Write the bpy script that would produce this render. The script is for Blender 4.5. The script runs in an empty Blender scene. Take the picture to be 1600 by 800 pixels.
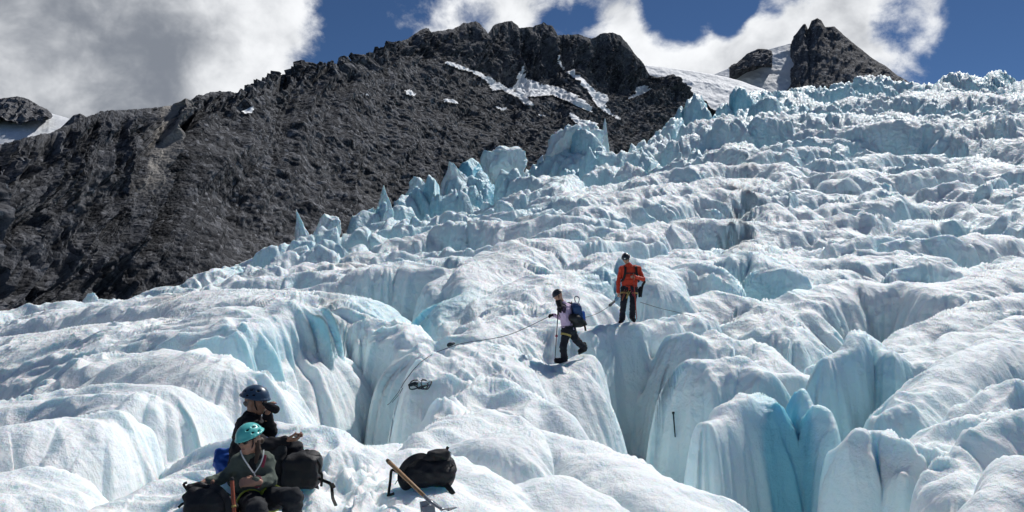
import bpy, bmesh, math, random
import numpy as np
from mathutils import Vector, Matrix
random.seed(7)
RNG = np.random.RandomState(11)
R = math.radians
scene = bpy.context.scene

# ------------------------------------------------------------------ camera
FPX = 1256.0            # focal length in photograph pixels (1600 wide)
HOR = 470.0             # row of the photograph's horizon
cam_data = bpy.data.cameras.new('camera')
cam_data.sensor_width = 36.0
cam_data.lens = 36.0 * FPX / 1600.0
cam_data.clip_start = 0.1
cam_data.clip_end = 20000.0
cam = bpy.data.objects.new('camera', cam_data)
scene.collection.objects.link(cam)
cam.location = (0, 0, 0)
cam.rotation_euler = (R(90) + math.atan((HOR - 400.0) / FPX), 0, 0)
scene.camera = cam

# ------------------------------------------------------------------ sun, sky, exposure
SUN_AZ = R(38)          # to the right of the view direction, behind the ridge
SUN_EL = R(48)
sun_dir = Vector((math.sin(SUN_AZ) * math.cos(SUN_EL), math.cos(SUN_AZ) * math.cos(SUN_EL), math.sin(SUN_EL)))
sl = bpy.data.lights.new('sun', 'SUN')
sl.energy = 3.9
sl.angle = R(0.53)
sl.color = (1.0, 0.97, 0.93)
sun = bpy.data.objects.new('sun', sl)
scene.collection.objects.link(sun)
sun.rotation_euler = sun_dir.to_track_quat('Z', 'Y').to_euler()
sun.location = sun_dir * 300

vs = scene.view_settings
vs.view_transform = 'Standard'
vs.look = 'None'
vs.exposure = 0.10
vs.gamma = 1.0
vs.use_curve_mapping = False
scene.render.engine = 'CYCLES'
scene.cycles.use_denoising = True
scene.cycles.max_bounces = 8
scene.cycles.diffuse_bounces = 3
scene.cycles.use_adaptive_sampling = True
scene.cycles.adaptive_threshold = 0.03
scene.cycles.adaptive_min_samples = 16
scene.cycles.transparent_max_bounces = 8

# cameras' pitched image plane -> real directions and points
PITCH = math.atan((HOR - 400.0) / FPX)
CP, SP = math.cos(PITCH), math.sin(PITCH)
def ray(px, py):
    """direction (x, 1, z) through a pixel of the photograph, for design only"""
    x = (px - 800.0) / FPX
    v = (400.0 - py) / FPX
    y = CP - v * SP
    z = SP + v * CP
    return x / y, z / y
def P(px, py, Y):
    a, b = ray(px, py)
    return Vector((a * Y, Y, b * Y))

class NT:
    """small helper to build node trees"""
    def __init__(s, tree): s.t = tree; s.n = tree.nodes; s.l = tree.links
    def node(s, kind, ins=None, **kw):
        n = s.n.new(kind)
        for k, v in kw.items(): setattr(n, k, v)
        for k, v in (ins or {}).items(): s.set(n.inputs[k], v)
        return n
    def set(s, sock, v):
        if isinstance(v, bpy.types.NodeSocket): s.l.new(v, sock)
        else: sock.default_value = v
    def math(s, op, a, b=None, c=None, clamp=False):
        n = s.n.new('ShaderNodeMath'); n.operation = op; n.use_clamp = clamp
        s.set(n.inputs[0], a)
        if b is not None: s.set(n.inputs[1], b)
        if c is not None: s.set(n.inputs[2], c)
        return n.outputs[0]
    def vmath(s, op, a, b=None):
        n = s.n.new('ShaderNodeVectorMath'); n.operation = op
        s.set(n.inputs[0], a)
        if b is not None: s.set(n.inputs[1], b)
        return n.outputs['Value'] if op in ('DOT_PRODUCT', 'LENGTH', 'DISTANCE') else n.outputs['Vector']
    def smooth(s, v, lo, hi, a=0.0, b=1.0):
        n = s.n.new('ShaderNodeMapRange'); n.interpolation_type = 'SMOOTHSTEP'
        for i, x in enumerate((v, lo, hi, a, b)): s.set(n.inputs[i], x)
        return n.outputs[0]
    def mix(s, f, a, b):
        n = s.n.new('ShaderNodeMix'); n.data_type = 'RGBA'
        s.set(n.inputs[0], f); s.set(n.inputs[6], a); s.set(n.inputs[7], b)
        return n.outputs[2]
    def noise(s, vec, scale, detail=4, rough=0.55, dist=0.0, lac=2.0):
        n = s.n.new('ShaderNodeTexNoise')
        s.set(n.inputs['Vector'], vec)
        n.inputs['Scale'].default_value = scale; n.inputs['Detail'].default_value = detail
        n.inputs['Roughness'].default_value = rough; n.inputs['Distortion'].default_value = dist
        n.inputs['Lacunarity'].default_value = lac
        return n.outputs['Fac']

world = bpy.data.worlds.new('World')
scene.world = world
world.cycles.sampling_method = 'MANUAL'
world.cycles.sample_map_resolution = 512
world.use_nodes = True
def build_world():
    t = NT(world.node_tree); t.n.clear()
    sky = t.node('ShaderNodeTexSky', sky_type='NISHITA', sun_disc=False)
    sky.sun_elevation = SUN_EL
    sky.sun_rotation = SUN_AZ
    sky.altitude = 3500; sky.air_density = 1.0; sky.dust_density = 0.05; sky.ozone_density = 2.0
    d = t.node('ShaderNodeTexCoord').outputs['Generated']
    d = t.vmath('NORMALIZE', d)
    # cloud banks of that day: (where, angular radius, weight, thickness)
    banks = [(-120, 60, 14, 0.30, 0.40), (150, 30, 11, 0.30, 0.46), (330, 110, 8, 0.34, -0.10), (260, -160, 13, 0.24, 0.3), (40, 150, 6, .25, -.35), (200, 140, 7, .2, .15),
             (450, 15, 5.0, 0.26, -0.35), (370, 140, 3.5, 0.1, -0.2), (300, 40, 4, 0.1, 0.05), (-700, -100, 22, .2, .4),
             (650, 80, 4.2, 0.34, -0.1), (740, 30, 4.0, 0.24, -0.1), (860, 5, 4.8, 0.26, 0.0), (970, 20, 4.0, 0.20, 0.0),
             (1055, 95, 5.2, 0.36, 0.0), (1150, 92, 4.6, 0.26, 0.0), (1190, 0, 5, 0.12, 0.0), (1320, 35, 6.0, 0.30, 0.12), (1450, 90, 4.5, 0.10, 0), (1146, 75, 2.4, 0.1, 0), (1230, 60, 4.0, 0.10, 0), (1260, 30, 3.5, 0.1, 0), (1400, 80, 4.6, 0.22, 0.0),
             (500, 95, 5.0, -0.40, 0.0), (560, 50, 5.0, -0.20, 0.0), (620, 10, 3.0, -0.05, 0.0), (1085, 22, 3.4, -0.55, 0.0), (1168, 42, 2.2, -0.38, 0.0), (1395, 38, 1.7, -0.28, 0.0), (905, 50, 2.6, -0.25, 0.0), (1550, 60, 7.0, -0.32, 0.0),
             (1240, 5, 2.5, -0.12, 0)]
    warp = t.node('ShaderNodeTexNoise', {'Vector': d, 'Scale': 9.0, 'Detail': 2.0})
    dw = t.vmath('ADD', d, t.vmath('MULTIPLY', t.vmath('SUBTRACT', warp.outputs['Color'], (0.5, 0.5, 0.5)), (0.05, 0.05, 0.04)))
    dw = t.vmath('NORMALIZE', dw)
    n1 = t.noise(t.vmath('ADD', t.vmath('MULTIPLY', dw, (1, 1, 1.35)), (0.3, 0.2, 0.1)), 8.0, 7, 0.62)
    fine = t.noise(dw, 42.0, 4, 0.62)
    bias = 0.0
    thick = 0.0
    for (px, py, rad, wgt, th) in banks:
        a, b = ray(px, py)
        v = Vector((a, 1, b)).normalized()
        dot = t.vmath('DOT_PRODUCT', dw, tuple(v))
        m = t.smooth(dot, math.cos(R(rad * 1.3)), math.cos(R(rad * 0.1)))
        bias = t.math('MULTIPLY_ADD', m, wgt, bias)
        if th: thick = t.math('MULTIPLY_ADD', m, th, thick)
    dens = t.math('ADD', t.math('MULTIPLY', n1, 1.35), bias)
    dens = t.math('ADD', dens, t.math('MULTIPLY', fine, 0.26))
    cov = t.smooth(dens, 0.86, 1.20)
    # the sunward side of each billow is bright, the thick body of the bank grey
    n2 = t.noise(t.vmath('ADD', t.vmath('MULTIPLY', t.vmath('ADD', dw, tuple(sun_dir * 0.03)), (1, 1, 1.35)), (0.3, 0.2, 0.1)), 8.0, 3, 0.60)
    lit = t.math('SUBTRACT', n1, n2)
    puff = t.noise(t.vmath('ADD', dw, (5.2, 1.3, 7.7)), 9.0, 5, 0.6)
    body = t.math('MULTIPLY', t.smooth(dens, 0.95, 1.30), t.math('ADD', thick, 0.16))
    body = t.math('SUBTRACT', body, t.math('MULTIPLY', lit, 1.5))
    body = t.math('ADD', body, t.math('MULTIPLY', t.math('SUBTRACT', puff, 0.5), 2.9))
    body = t.smooth(body, -0.25, 1.65)
    ccol = t.mix(body, (0.86, 0.875, 0.895, 1), (0.20, 0.222, 0.262, 1))
    skyc = t.node('ShaderNodeBackground', {'Color': t.vmath('MULTIPLY', sky.outputs[0], (0.72, 0.95, 1.2)), 'Strength': 0.041})
    cl = t.node('ShaderNodeBackground', {'Color': ccol, 'Strength': 1.05})
    mx = t.node('ShaderNodeMixShader', {0: cov, 1: skyc.outputs[0], 2: cl.outputs[0]})
    out = t.node('ShaderNodeOutputWorld', {'Surface': mx.outputs[0]})
build_world()

# ------------------------------------------------------------------ numeric noise
_perm = RNG.permutation(256).astype(np.int32)
_perm = np.concatenate([_perm, _perm, _perm])
_ang = RNG.rand(256) * 2 * math.pi
_g2 = np.stack([np.cos(_ang), np.sin(_ang)], 1).astype(np.float32)
_g3 = RNG.randn(256, 3).astype(np.float32); _g3 /= np.linalg.norm(_g3, axis=1)[:, None]
def perlin2(x, y, seed=0):
    x = np.asarray(x, np.float32) + seed * 17.37; y = np.asarray(y, np.float32) + seed * 9.11
    xf = np.floor(x); yf = np.floor(y)
    xi = xf.astype(np.int32) & 255; yi = yf.astype(np.int32) & 255
    fx = x - xf; fy = y - yf
    u = fx * fx * fx * (fx * (fx * 6 - 15) + 10); v = fy * fy * fy * (fy * (fy * 6 - 15) + 10)
    def g(ix, iy, dx, dy):
        h = _perm[_perm[ix] + iy]
        return _g2[h, 0] * dx + _g2[h, 1] * dy
    a = g(xi, yi, fx, fy); b = g(xi + 1, yi, fx - 1, fy)
    c = g(xi, yi + 1, fx, fy - 1); d = g(xi + 1, yi + 1, fx - 1, fy - 1)
    return (a + u * (b - a) + v * (c - a + u * (a - b - c + d))) * 1.5
def perlin3(x, y, z, seed=0):
    x = np.asarray(x, np.float32) + seed * 17.37; y = np.asarray(y, np.float32) + seed * 9.11; z = np.asarray(z, np.float32) + seed * 5.3
    xf = np.floor(x); yf = np.floor(y); zf = np.floor(z)
    xi = xf.astype(np.int32) & 255; yi = yf.astype(np.int32) & 255; zi = zf.astype(np.int32) & 255
    fx = x - xf; fy = y - yf; fz = z - zf
    u = fx * fx * (3 - 2 * fx); v = fy * fy * (3 - 2 * fy); w = fz * fz * (3 - 2 * fz)
    r = 0
    for i in (0, 1):
        pi = _perm[xi + i]; wu = u if i else 1 - u
        for j in (0, 1):
            pj = _perm[pi + yi + j]; wv = v if j else 1 - v
            for k in (0, 1):
                h = _perm[pj + zi + k]; ww = w if k else 1 - w
                r = r + wu * wv * ww * (_g3[h, 0] * (fx - i) + _g3[h, 1] * (fy - j) + _g3[h, 2] * (fz - k))
    return r * 1.6
def fbm2(x, y, o=4, seed=0, gain=0.5, ridged=False):
    r = 0; a = 1.0; f = 1.0; s = 0
    for i in range(o):
        n = perlin2(x * f, y * f, seed + i * 3)
        if ridged: n = 1 - 2 * np.abs(n)
        r = r + a * n; s += a; a *= gain; f *= 2.03
    return r / s
def fbm3(x, y, z, o=4, seed=0, gain=0.5, ridged=False):
    r = 0; a = 1.0; f = 1.0; s = 0
    for i in range(o):
        n = perlin3(x * f, y * f, z * f, seed + i * 3)
        if ridged: n = 1 - 2 * np.abs(n)
        r = r + a * n; s += a; a *= gain; f *= 2.03
    return r / s
def sstep(x, a, b):
    t = np.clip((x - a) / (b - a), 0, 1)
    return t * t * (3 - 2 * t)

# ------------------------------------------------------------------ objects and tags
COL = scene.collection
def tag(o, label=None, cat=None, group=None, kind=None):
    if label: o['label'] = label
    if cat: o['category'] = cat
    if group: o['group'] = group
    if kind: o['kind'] = kind
    return o
def thing(name, label, cat, loc=(0, 0, 0), group=None):
    o = bpy.data.objects.new(name, None); COL.objects.link(o)
    o.location = loc; o.empty_display_size = 0.1
    return tag(o, label, cat, group)
def link_mesh(name, me, mat=None, parent=None, world=True):
    o = bpy.data.objects.new(name, me); COL.objects.link(o)
    if mat is not None:
        for m in (mat if isinstance(mat, (list, tuple)) else [mat]): me.materials.append(m)
    if parent is not None:
        o.parent = parent
        if world: o.matrix_parent_inverse = full_matrix(parent).inverted()
    return o
def full_matrix(o):
    m = o.matrix_basis.copy()
    return m if o.parent is None else full_matrix(o.parent) @ o.matrix_parent_inverse @ m
def fast_mesh(name, verts, quads=None, tris=None, smooth=True):
    me = bpy.data.meshes.new(name)
    verts = np.ascontiguousarray(verts, np.float32).reshape(-1, 3)
    me.vertices.add(len(verts)); me.vertices.foreach_set('co', verts.ravel())
    idx = []; tot = []
    if quads is not None and len(quads):
        quads = np.asarray(quads, np.int32).reshape(-1, 4); idx.append(quads.ravel()); tot.append(np.full(len(quads), 4, np.int32))
    if tris is not None and len(tris):
        tris = np.asarray(tris, np.int32).reshape(-1, 3); idx.append(tris.ravel()); tot.append(np.full(len(tris), 3, np.int32))
    idx = np.concatenate(idx); tot = np.concatenate(tot)
    st = np.concatenate([[0], np.cumsum(tot)[:-1]]).astype(np.int32)
    me.loops.add(len(idx)); me.loops.foreach_set('vertex_index', idx)
    me.polygons.add(len(tot)); me.polygons.foreach_set('loop_start', st); me.polygons.foreach_set('loop_total', tot)
    me.polygons.foreach_set('use_smooth', np.full(len(tot), smooth))
    me.update(calc_edges=True)
    return me
def grid_quads(nr, nc):
    i = np.arange(nr * nc, dtype=np.int32).reshape(nr, nc)
    return np.stack([i[:-1, :-1], i[:-1, 1:], i[1:, 1:], i[1:, :-1]], -1).reshape(-1, 4)
def attr(me, name, vals):
    a = me.attributes.new(name, 'FLOAT', 'POINT'); a.data.foreach_set('value', np.ascontiguousarray(vals, np.float32).ravel())

# ------------------------------------------------------------------ materials
def material(name):
    m = bpy.data.materials.new(name); m.use_nodes = True
    t = NT(m.node_tree); b = t.n['Principled BSDF']
    return m, t, b
def simple(name, col, rough=0.7, metal=0.0, var=0.25, scale=60.0, bump=0.0, bscale=200.0, spec=0.4):
    m, t, b = material(name)
    co = t.node('ShaderNodeTexCoord').outputs['Object']
    n = t.noise(co, scale, 4, 0.6)
    c0 = tuple(x * (1 - var) for x in col) + (1,); c1 = tuple(min(1, x * (1 + var)) for x in col) + (1,)
    t.set(b.inputs['Base Color'], t.mix(n, c0, c1))
    b.inputs['Roughness'].default_value = rough; b.inputs['Metallic'].default_value = metal
    b.inputs['Specular IOR Level'].default_value = spec
    if bump:
        h = t.noise(co, bscale, 3, 0.6)
        bp = t.node('ShaderNodeBump', {'Height': h, 'Strength': bump, 'Distance': 0.01})
        t.set(b.inputs['Normal'], bp.outputs[0])
    return m

def ice_material():
    m, t, b = material('glacier_ice')
    co = t.node('ShaderNodeTexCoord').outputs['Object']
    blue = t.node('ShaderNodeAttribute', attribute_name='blue').outputs['Fac']
    dirt = t.node('ShaderNodeAttribute', attribute_name='dirt').outputs['Fac']
    n = t.noise(co, 0.55, 6, 0.62); n2 = t.noise(co, 4.0, 5, 0.65); n3 = t.noise(co, 40.0, 3, 0.6)
    k = t.math('ADD', blue, t.math('MULTIPLY', t.math('SUBTRACT', n, 0.5), 0.55))
    k = t.math('ADD', k, t.math('MULTIPLY', t.math('SUBTRACT', n2, 0.5), 0.35))
    f1 = t.smooth(k, 0.05, 0.75)
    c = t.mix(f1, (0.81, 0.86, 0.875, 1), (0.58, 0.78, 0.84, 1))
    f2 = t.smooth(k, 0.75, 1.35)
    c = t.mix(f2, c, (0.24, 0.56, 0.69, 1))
    g = t.smooth(t.math('ADD', dirt, t.math('MULTIPLY', t.math('SUBTRACT', n2, 0.5), 0.6)), 0.35, 1.0)
    c = t.mix(t.math('MULTIPLY', g, 0.55), c, (0.42, 0.38, 0.34, 1))
    c = t.mix(t.math('MULTIPLY', t.smooth(n3, 0.62, 0.8), 0.10), c, (0.5, 0.5, 0.5, 1))
    t.set(b.inputs['Base Color'], c)
    t.set(b.inputs['Roughness'], t.math('SUBTRACT', 0.62, t.math('MULTIPLY', f1, 0.22)))
    b.inputs['Specular IOR Level'].default_value = 0.35
    b.inputs['IOR'].default_value = 1.31
    b.subsurface_method = 'RANDOM_WALK'
    b.inputs['Subsurface Weight'].default_value = 0.45
    b.inputs['Subsurface Radius'].default_value = (0.35, 0.75, 1.0)
    b.inputs['Subsurface Scale'].default_value = 0.40
    bp1 = t.node('ShaderNodeBump', {'Height': t.noise(co, 2.2, 6, 0.62), 'Strength': 0.55, 'Distance': 0.16})
    # drainage ripples: sharp crested, drawn out down the slope of the ice
    wv = t.node('ShaderNodeTexNoise', {'Vector': co, 'Scale': 0.35, 'Detail': 3.0})
    rp = t.vmath('ADD', t.vmath('MULTIPLY', co, (1.0, 0.42, 0.9)), t.vmath('MULTIPLY', wv.outputs['Color'], (2.2, 2.2, 2.2)))
    rid = t.node('ShaderNodeTexNoise', {'Vector': rp, 'Scale': 0.75, 'Detail': 4.0, 'Roughness': 0.5, 'Gain': 2.0, 'Offset': 1.0}, noise_type='RIDGED_MULTIFRACTAL')
    dist = t.node('ShaderNodeAttribute', attribute_name='rough').outputs['Fac']
    bp1 = t.node('ShaderNodeBump', {'Height': t.math('MULTIPLY', rid.outputs['Fac'], dist), 'Strength': 0.5, 'Distance': 0.17, 'Normal': bp1.outputs[0]})
    wall = t.noise(t.vmath('MULTIPLY', co, (3.2, 3.2, 0.45)), 1.0, 5, 0.6, 0.3)
    bp1 = t.node('ShaderNodeBump', {'Height': wall, 'Strength': 0.35, 'Distance': 0.16, 'Normal': bp1.outputs[0]})
    bp = t.node('ShaderNodeBump', {'Height': t.noise(co, 22.0, 6, 0.7), 'Strength': 0.40, 'Distance': 0.02, 'Normal': bp1.outputs[0]})
    t.set(b.inputs['Normal'], bp.outputs[0])
    return m

def rock_material(name, dark, light, bump=1.0, scale=1.0):
    m, t, b = material(name)
    co = t.node('ShaderNodeTexCoord').outputs['Object']
    rib = t.node('ShaderNodeAttribute', attribute_name='pale').outputs['Fac']
    big = t.noise(co, 0.018 * scale, 5, 0.6, 0.3)
    n = t.noise(co, 0.07 * scale, 6, 0.65, 0.3)
    n2 = t.noise(co, 0.6 * scale, 5, 0.7)
    wco = t.vmath('ADD', co, t.vmath('MULTIPLY', t.node('ShaderNodeTexNoise', {'Vector': co, 'Scale': 0.5 * scale, 'Detail': 2.0}).outputs['Color'], (0.7 / scale,) * 3))
    va = t.node('ShaderNodeTexVoronoi', {'Vector': wco, 'Scale': 0.16 * scale, 'Randomness': 1.0})
    vb = t.node('ShaderNodeTexVoronoi', {'Vector': wco, 'Scale': 0.42 * scale, 'Randomness': 1.0})
    vc = t.node('ShaderNodeTexVoronoi', {'Vector': co, 'Scale': 1.15 * scale, 'Randomness': 1.0})
    rb = t.node('ShaderNodeSeparateColor', {0: vb.outputs['Color']}).outputs[0]
    rc = t.node('ShaderNodeSeparateColor', {0: vc.outputs['Color']}).outputs[0]
    k = t.math('ADD', t.math('MULTIPLY', n, 0.55), t.math('MULTIPLY', n2, 0.35))
    k = t.math('ADD', k, t.math('MULTIPLY', t.math('SUBTRACT', rb, 0.5), 0.35))
    k = t.math('ADD', k, t.math('MULTIPLY', t.math('SUBTRACT', rc, 0.5), 0.30))
    c = t.mix(t.smooth(k, 0.22, 0.75), tuple(x * 0.6 for x in dark) + (1,), light + (1,))
    c = t.mix(t.math('MULTIPLY', t.smooth(big, 0.46, 0.66), 0.55), c, tuple(x * y * 0.62 for x, y in zip(dark, (1.0, 0.98, 0.95))) + (1,))
    c = t.mix(t.math('MULTIPLY', t.smooth(t.noise(co, 0.03 * scale, 4, 0.6), 0.52, 0.72), 0.35), c, (0.085, 0.083, 0.080, 1))
    c = t.mix(t.math('MULTIPLY', t.smooth(rb, 0.86, 0.96), 0.35), c, tuple(min(1, x * 1.6) for x in light) + (1,))
    c = t.mix(t.math('MULTIPLY', t.smooth(rc, 0.90, 0.98), 0.65), c, tuple(min(1, x * 2.0) for x in light) + (1,))
    slab = t.node('ShaderNodeAttribute', attribute_name='slab').outputs['Fac']
    sv = t.node('ShaderNodeCombineXYZ', {0: t.node('ShaderNodeAttribute', attribute_name='su').outputs['Fac'], 1: t.node('ShaderNodeAttribute', attribute_name='sv').outputs['Fac']})
    st = t.noise(sv.outputs[0], 1.0, 7, 0.68)
    st2 = t.smooth(st, 0.40, 0.64)
    c = t.mix(t.math('MULTIPLY', t.math('MULTIPLY', st2, slab), 0.55), c, tuple(min(1, x * 1.25) for x in light) + (1,))
    c = t.mix(t.math('MULTIPLY', t.math('MULTIPLY', t.smooth(st, 0.5, 0.36), slab), 0.55), c, tuple(x * 0.4 for x in dark) + (1,))
    c = t.mix(t.smooth(rib, 0.2, 1.0), c, (0.30, 0.285, 0.265, 1))
    t.set(b.inputs['Base Color'], c)
    b.inputs['Roughness'].default_value = 0.92
    b.inputs['Specular IOR Level'].default_value = 0.15
    ra = t.node('ShaderNodeSeparateColor', {0: va.outputs['Color']}).outputs[0]
    h = t.math('MULTIPLY', va.outputs['Distance'], -0.9)
    h = t.math('ADD', h, t.math('MULTIPLY', ra, 0.8))
    h = t.math('ADD', h, t.math('MULTIPLY', rb, 0.55))
    h = t.math('ADD', h, t.math('MULTIPLY', rc, 0.25))
    h = t.math('ADD', h, t.math('MULTIPLY', vb.outputs['Distance'], -0.9))
    h = t.math('ADD', h, t.math('MULTIPLY', vc.outputs['Distance'], -0.45))
    h = t.math('ADD', h, t.math('MULTIPLY', n2, 0.7))
    h = t.math('ADD', h, t.math('MULTIPLY', t.math('MULTIPLY', st, slab), 1.5))
    bp = t.node('ShaderNodeBump', {'Height': h, 'Strength': 0.8, 'Distance': 0.75 * bump})
    t.set(b.inputs['Normal'], bp.outputs[0])
    return m
def snow_material():
    m, t, b = material('snow')
    co = t.node('ShaderNodeTexCoord').outputs['Object']
    n = t.noise(co, 0.06, 6, 0.65)
    t.set(b.inputs['Base Color'], t.mix(n, (0.70, 0.73, 0.76, 1), (0.86, 0.88, 0.90, 1)))
    b.inputs['Roughness'].default_value = 0.75
    bp = t.node('ShaderNodeBump', {'Height': t.noise(co, 0.15, 6, 0.6), 'Strength': 0.6, 'Distance': 2.0})
    t.set(b.inputs['Normal'], bp.outputs[0])
    return m
ICE = ice_material()
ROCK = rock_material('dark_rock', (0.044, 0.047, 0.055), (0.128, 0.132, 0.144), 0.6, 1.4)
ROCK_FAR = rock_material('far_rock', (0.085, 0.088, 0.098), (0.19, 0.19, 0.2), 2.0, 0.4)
SNOW = snow_material()
# ------------------------------------------------------------------ the glacier
# general lie of the ice: rows are bearings (as photograph columns), columns are distances
EC = np.array([-900, -400, 0, 150, 300, 420, 500, 600, 700, 800, 850, 900, 1000, 1100, 1200, 1300, 1450, 1600, 2000, 2600], float)
EY = np.array([34, 45, 56, 72, 90, 106, 118, 145, 172, 200, 216, 238, 280, 325, 365, 400, 415, 425, 430, 430], float)
EPY = np.array([560, 535, 503, 473, 430, 397, 375, 335, 300, 268, 250, 240, 222, 174, 136, 122, 114, 112, 110, 108], float)
MC = np.array([-900, -400, 0, 300, 500, 700, 900, 1100, 1300, 1600, 2000, 2600], float)
M20 = np.array([575, 570, 563, 545, 535, 540, 530, 535, 545, 540, 535, 530], float)
M40 = np.array([550, 540, 520, 487, 470, 452, 428, 415, 415, 418, 418, 418], float)
def zratio(py):
    v = (400.0 - py) / FPX
    return (SP + v * CP) / (CP - v * SP)
def edge_Y(px): return np.interp(px, EC, EY)
def macro(x, y):
    y = np.maximum(y, 0.5)
    px = 800 + FPX * x / y * CP
    e = edge_Y(px)
    s12 = -1.62 / 12.0
    s20 = zratio(np.interp(px, MC, M20)); s40 = zratio(np.interp(px, MC, M40)); se = zratio(np.interp(px, EC, EPY))
    ly = np.log(np.maximum(y, 12.0)); l12, l20, l40 = math.log(12), math.log(20), math.log(40)
    le = np.log(e)
    def lerp(a, b, t): return a + (b - a) * t
    r = np.where(ly < l20, lerp(s12, s20, (ly - l12) / (l20 - l12)),
        np.where(ly < l40, lerp(s20, s40, (ly - l20) / (l40 - l20)),
                 lerp(s40, se, np.clip((ly - l40) / np.maximum(le - l40, 0.05), 0, 1.0))))
    z = r * np.maximum(y, 12.0)
    over = np.maximum(y - e, 0)
    return z - over * 1.1

class Dome:
    """a whaleback of ice: crest line, reach to either side, depth of its flanks, runnels down them"""
    def __init__(s, pts, wl, wr, H, p=2.3, q=1.7, fl=0.10, lam=0.45, seed=0, world=False, blue=0.0, sharp=1.0, we=None, top=0.07):
        s.p = np.array([tuple(v) for v in pts], np.float64) if world else np.array([tuple(P(*v)) for v in pts], np.float64)
        s.top = top; s.f3 = not world
        s.we = we or 0.75 * min(wl, wr)
        s.wl, s.wr, s.H, s.pp, s.q, s.fl, s.lam, s.seed, s.blue, s.sharp = wl, wr, H, p, q, fl, lam, seed, blue, sharp
        m = max(wl, wr) * 1.35 + fl
        s.lo = s.p[:, :2].min(0) - m; s.hi = s.p[:, :2].max(0) + m
    def eval(s, x, y):
        best = np.full(x.shape, 1e9); S = np.zeros(x.shape); Zc = np.zeros(x.shape); D = np.zeros(x.shape); W = np.ones(x.shape)
        acc = 0.0; n = len(s.p)
        for i in range(n - 1):
            a, b = s.p[i], s.p[i + 1]
            dx, dy = b[0] - a[0], b[1] - a[1]; L = math.hypot(dx, dy) + 1e-9
            ux, uy = dx / L, dy / L
            rx, ry = x - a[0], y - a[1]
            tt = rx * ux + ry * uy; perp = ux * ry - uy * rx
            tc = np.clip(tt, 0, L)
            d = np.hypot(tt - tc, perp)
            w = np.where(perp > 0, s.wl, s.wr)
            over = tt - tc
            u = np.hypot(over / s.we, perp / w)
            d = u * w
            k = u < best
            ang = np.arctan2(over, np.abs(perp) + 1e-6)
            sf = acc + tc + ang * w * 0.8 + np.where(perp > 0, 37.0, 0.0)
            zc = a[2] + (b[2] - a[2]) * (tc / L)
            best = np.where(k, u, best); S = np.where(k, sf, S); Zc = np.where(k, zc, Zc); D = np.where(k, d, D); W = np.where(k, w, W)
            acc += L
        u = best
        wob = perlin2(x / (s.lam * 7), y / (s.lam * 7), s.seed + 5)
        f1 = perlin2(S / s.lam + wob * 1.2, D / (s.lam * 9), s.seed)
        f1 = 1 - 2.0 * np.abs(f1)
        f2 = perlin2(S / (s.lam * 2.7) + wob, D / (s.lam * 12), s.seed + 2)
        f3 = perlin2(S / (s.lam * 0.42) + wob * 2, D / (s.lam * 5), s.seed + 4)
        amp = sstep(u, 0.10, 0.75)
        fl = (0.50 * f1 + 1.3 * f2 + (0.28 if s.f3 else 0.08) * f3) * amp
        lump = perlin2(x / (W * 0.9), y / (W * 0.9), s.seed + 8)
        u2 = np.maximum(u + s.fl * fl / W + 0.16 * lump * sstep(u, 0.0, 0.5), 0)
        c = np.clip(u2, 0, 0.9995)
        h = s.H * (1 - np.power(1 - np.power(c, s.pp), 1.0 / s.q))
        h = h + np.maximum(u2 - 0.9995, 0) * W * 4.0
        run = (0.55 * f1 + 0.15 * f3 + 0.4 * f2) * s.lam * s.top * sstep(u, 0.02, 0.35) * (1 - 0.6 * sstep(u, 0.7, 1.0))
        return Zc - h - run, u2

DOMES = []
def dome(pts, wl, wr, H, **k):
    k.setdefault('seed', len(DOMES) * 7 + 3)
    k['lam'] = k.get('lam', 0.45) * 0.78; k['fl'] = k.get('fl', 0.1) * 1.25; k.setdefault('top', 0.10)
    DOMES.append(Dome(pts, wl, wr, H, **k))
# wl is the reach to the left of the crest's direction (first point to last)
# --- snow hump behind the seated pair, and the trodden shelf they rest on
dome([(130, 790, 7.0), (260, 738, 7.9), (350, 690, 8.3), (430, 658, 8.5), (490, 655, 8.6), (525, 690, 8.3)], 0.9, 1.5, 1.6, fl=0.04, lam=0.5, p=2.0, q=1.9)
dome([(330, 770, 7.2), (470, 765, 7.4), (560, 742, 7.7), (640, 748, 7.5), (760, 790, 7.0)], 1.2, 3.0, 1.2, fl=0.02, lam=0.8, p=2.6, q=1.6)
dome([(610, 785, 6.4), (655, 768, 6.65), (690, 778, 6.5)], 0.4, 0.6, 0.6, fl=0.02, p=2.0)
dome([(545, 722, 8.6), (640, 705, 8.6)], 0.9, 1.2, 0.9, fl=0.03)
# --- the big whaleback in the middle
dome([(672, 572, 14.9), (700, 549, 15.8), (760, 537, 16.6), (815, 542, 17.0), (880, 566, 17.1)], 0.9, 3.2, 3.0, p=1.8, q=1.3, fl=0.10, lam=0.5, we=1.4, top=0.08)
dome([(860, 570, 17.1), (895, 561, 17.2), (925, 556, 17.7)], 0.9, 1.0, 3.2, fl=0.10, lam=0.5)
dome([(715, 612, 12.8), (750, 595, 13.6), (800, 600, 13.4), (865, 630, 12.6)], 1.3, 2.0, 2.6, p=1.8, q=1.25, fl=0.10, lam=0.6, we=1.7, top=0.06)
dome([(655, 685, 9.8), (690, 655, 10.6), (740, 640, 11.2), (800, 640, 11.4)], 1.4, 2.2, 2.4, p=1.8, q=1.25, fl=0.08, lam=0.7, we=1.5, top=0.05)
dome([(760, 690, 9.1), (810, 668, 10.0), (880, 690, 9.8), (960, 718, 9.2), (1040, 765, 8.4), (1085, 810, 7.8)], 1.8, 1.25, 2.6, fl=0.13, lam=0.42)
dome([(690, 715, 8.3), (745, 735, 7.9), (800, 790, 7.2)], 0.8, 1.0, 1.3, fl=0.10, lam=0.30)
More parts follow.
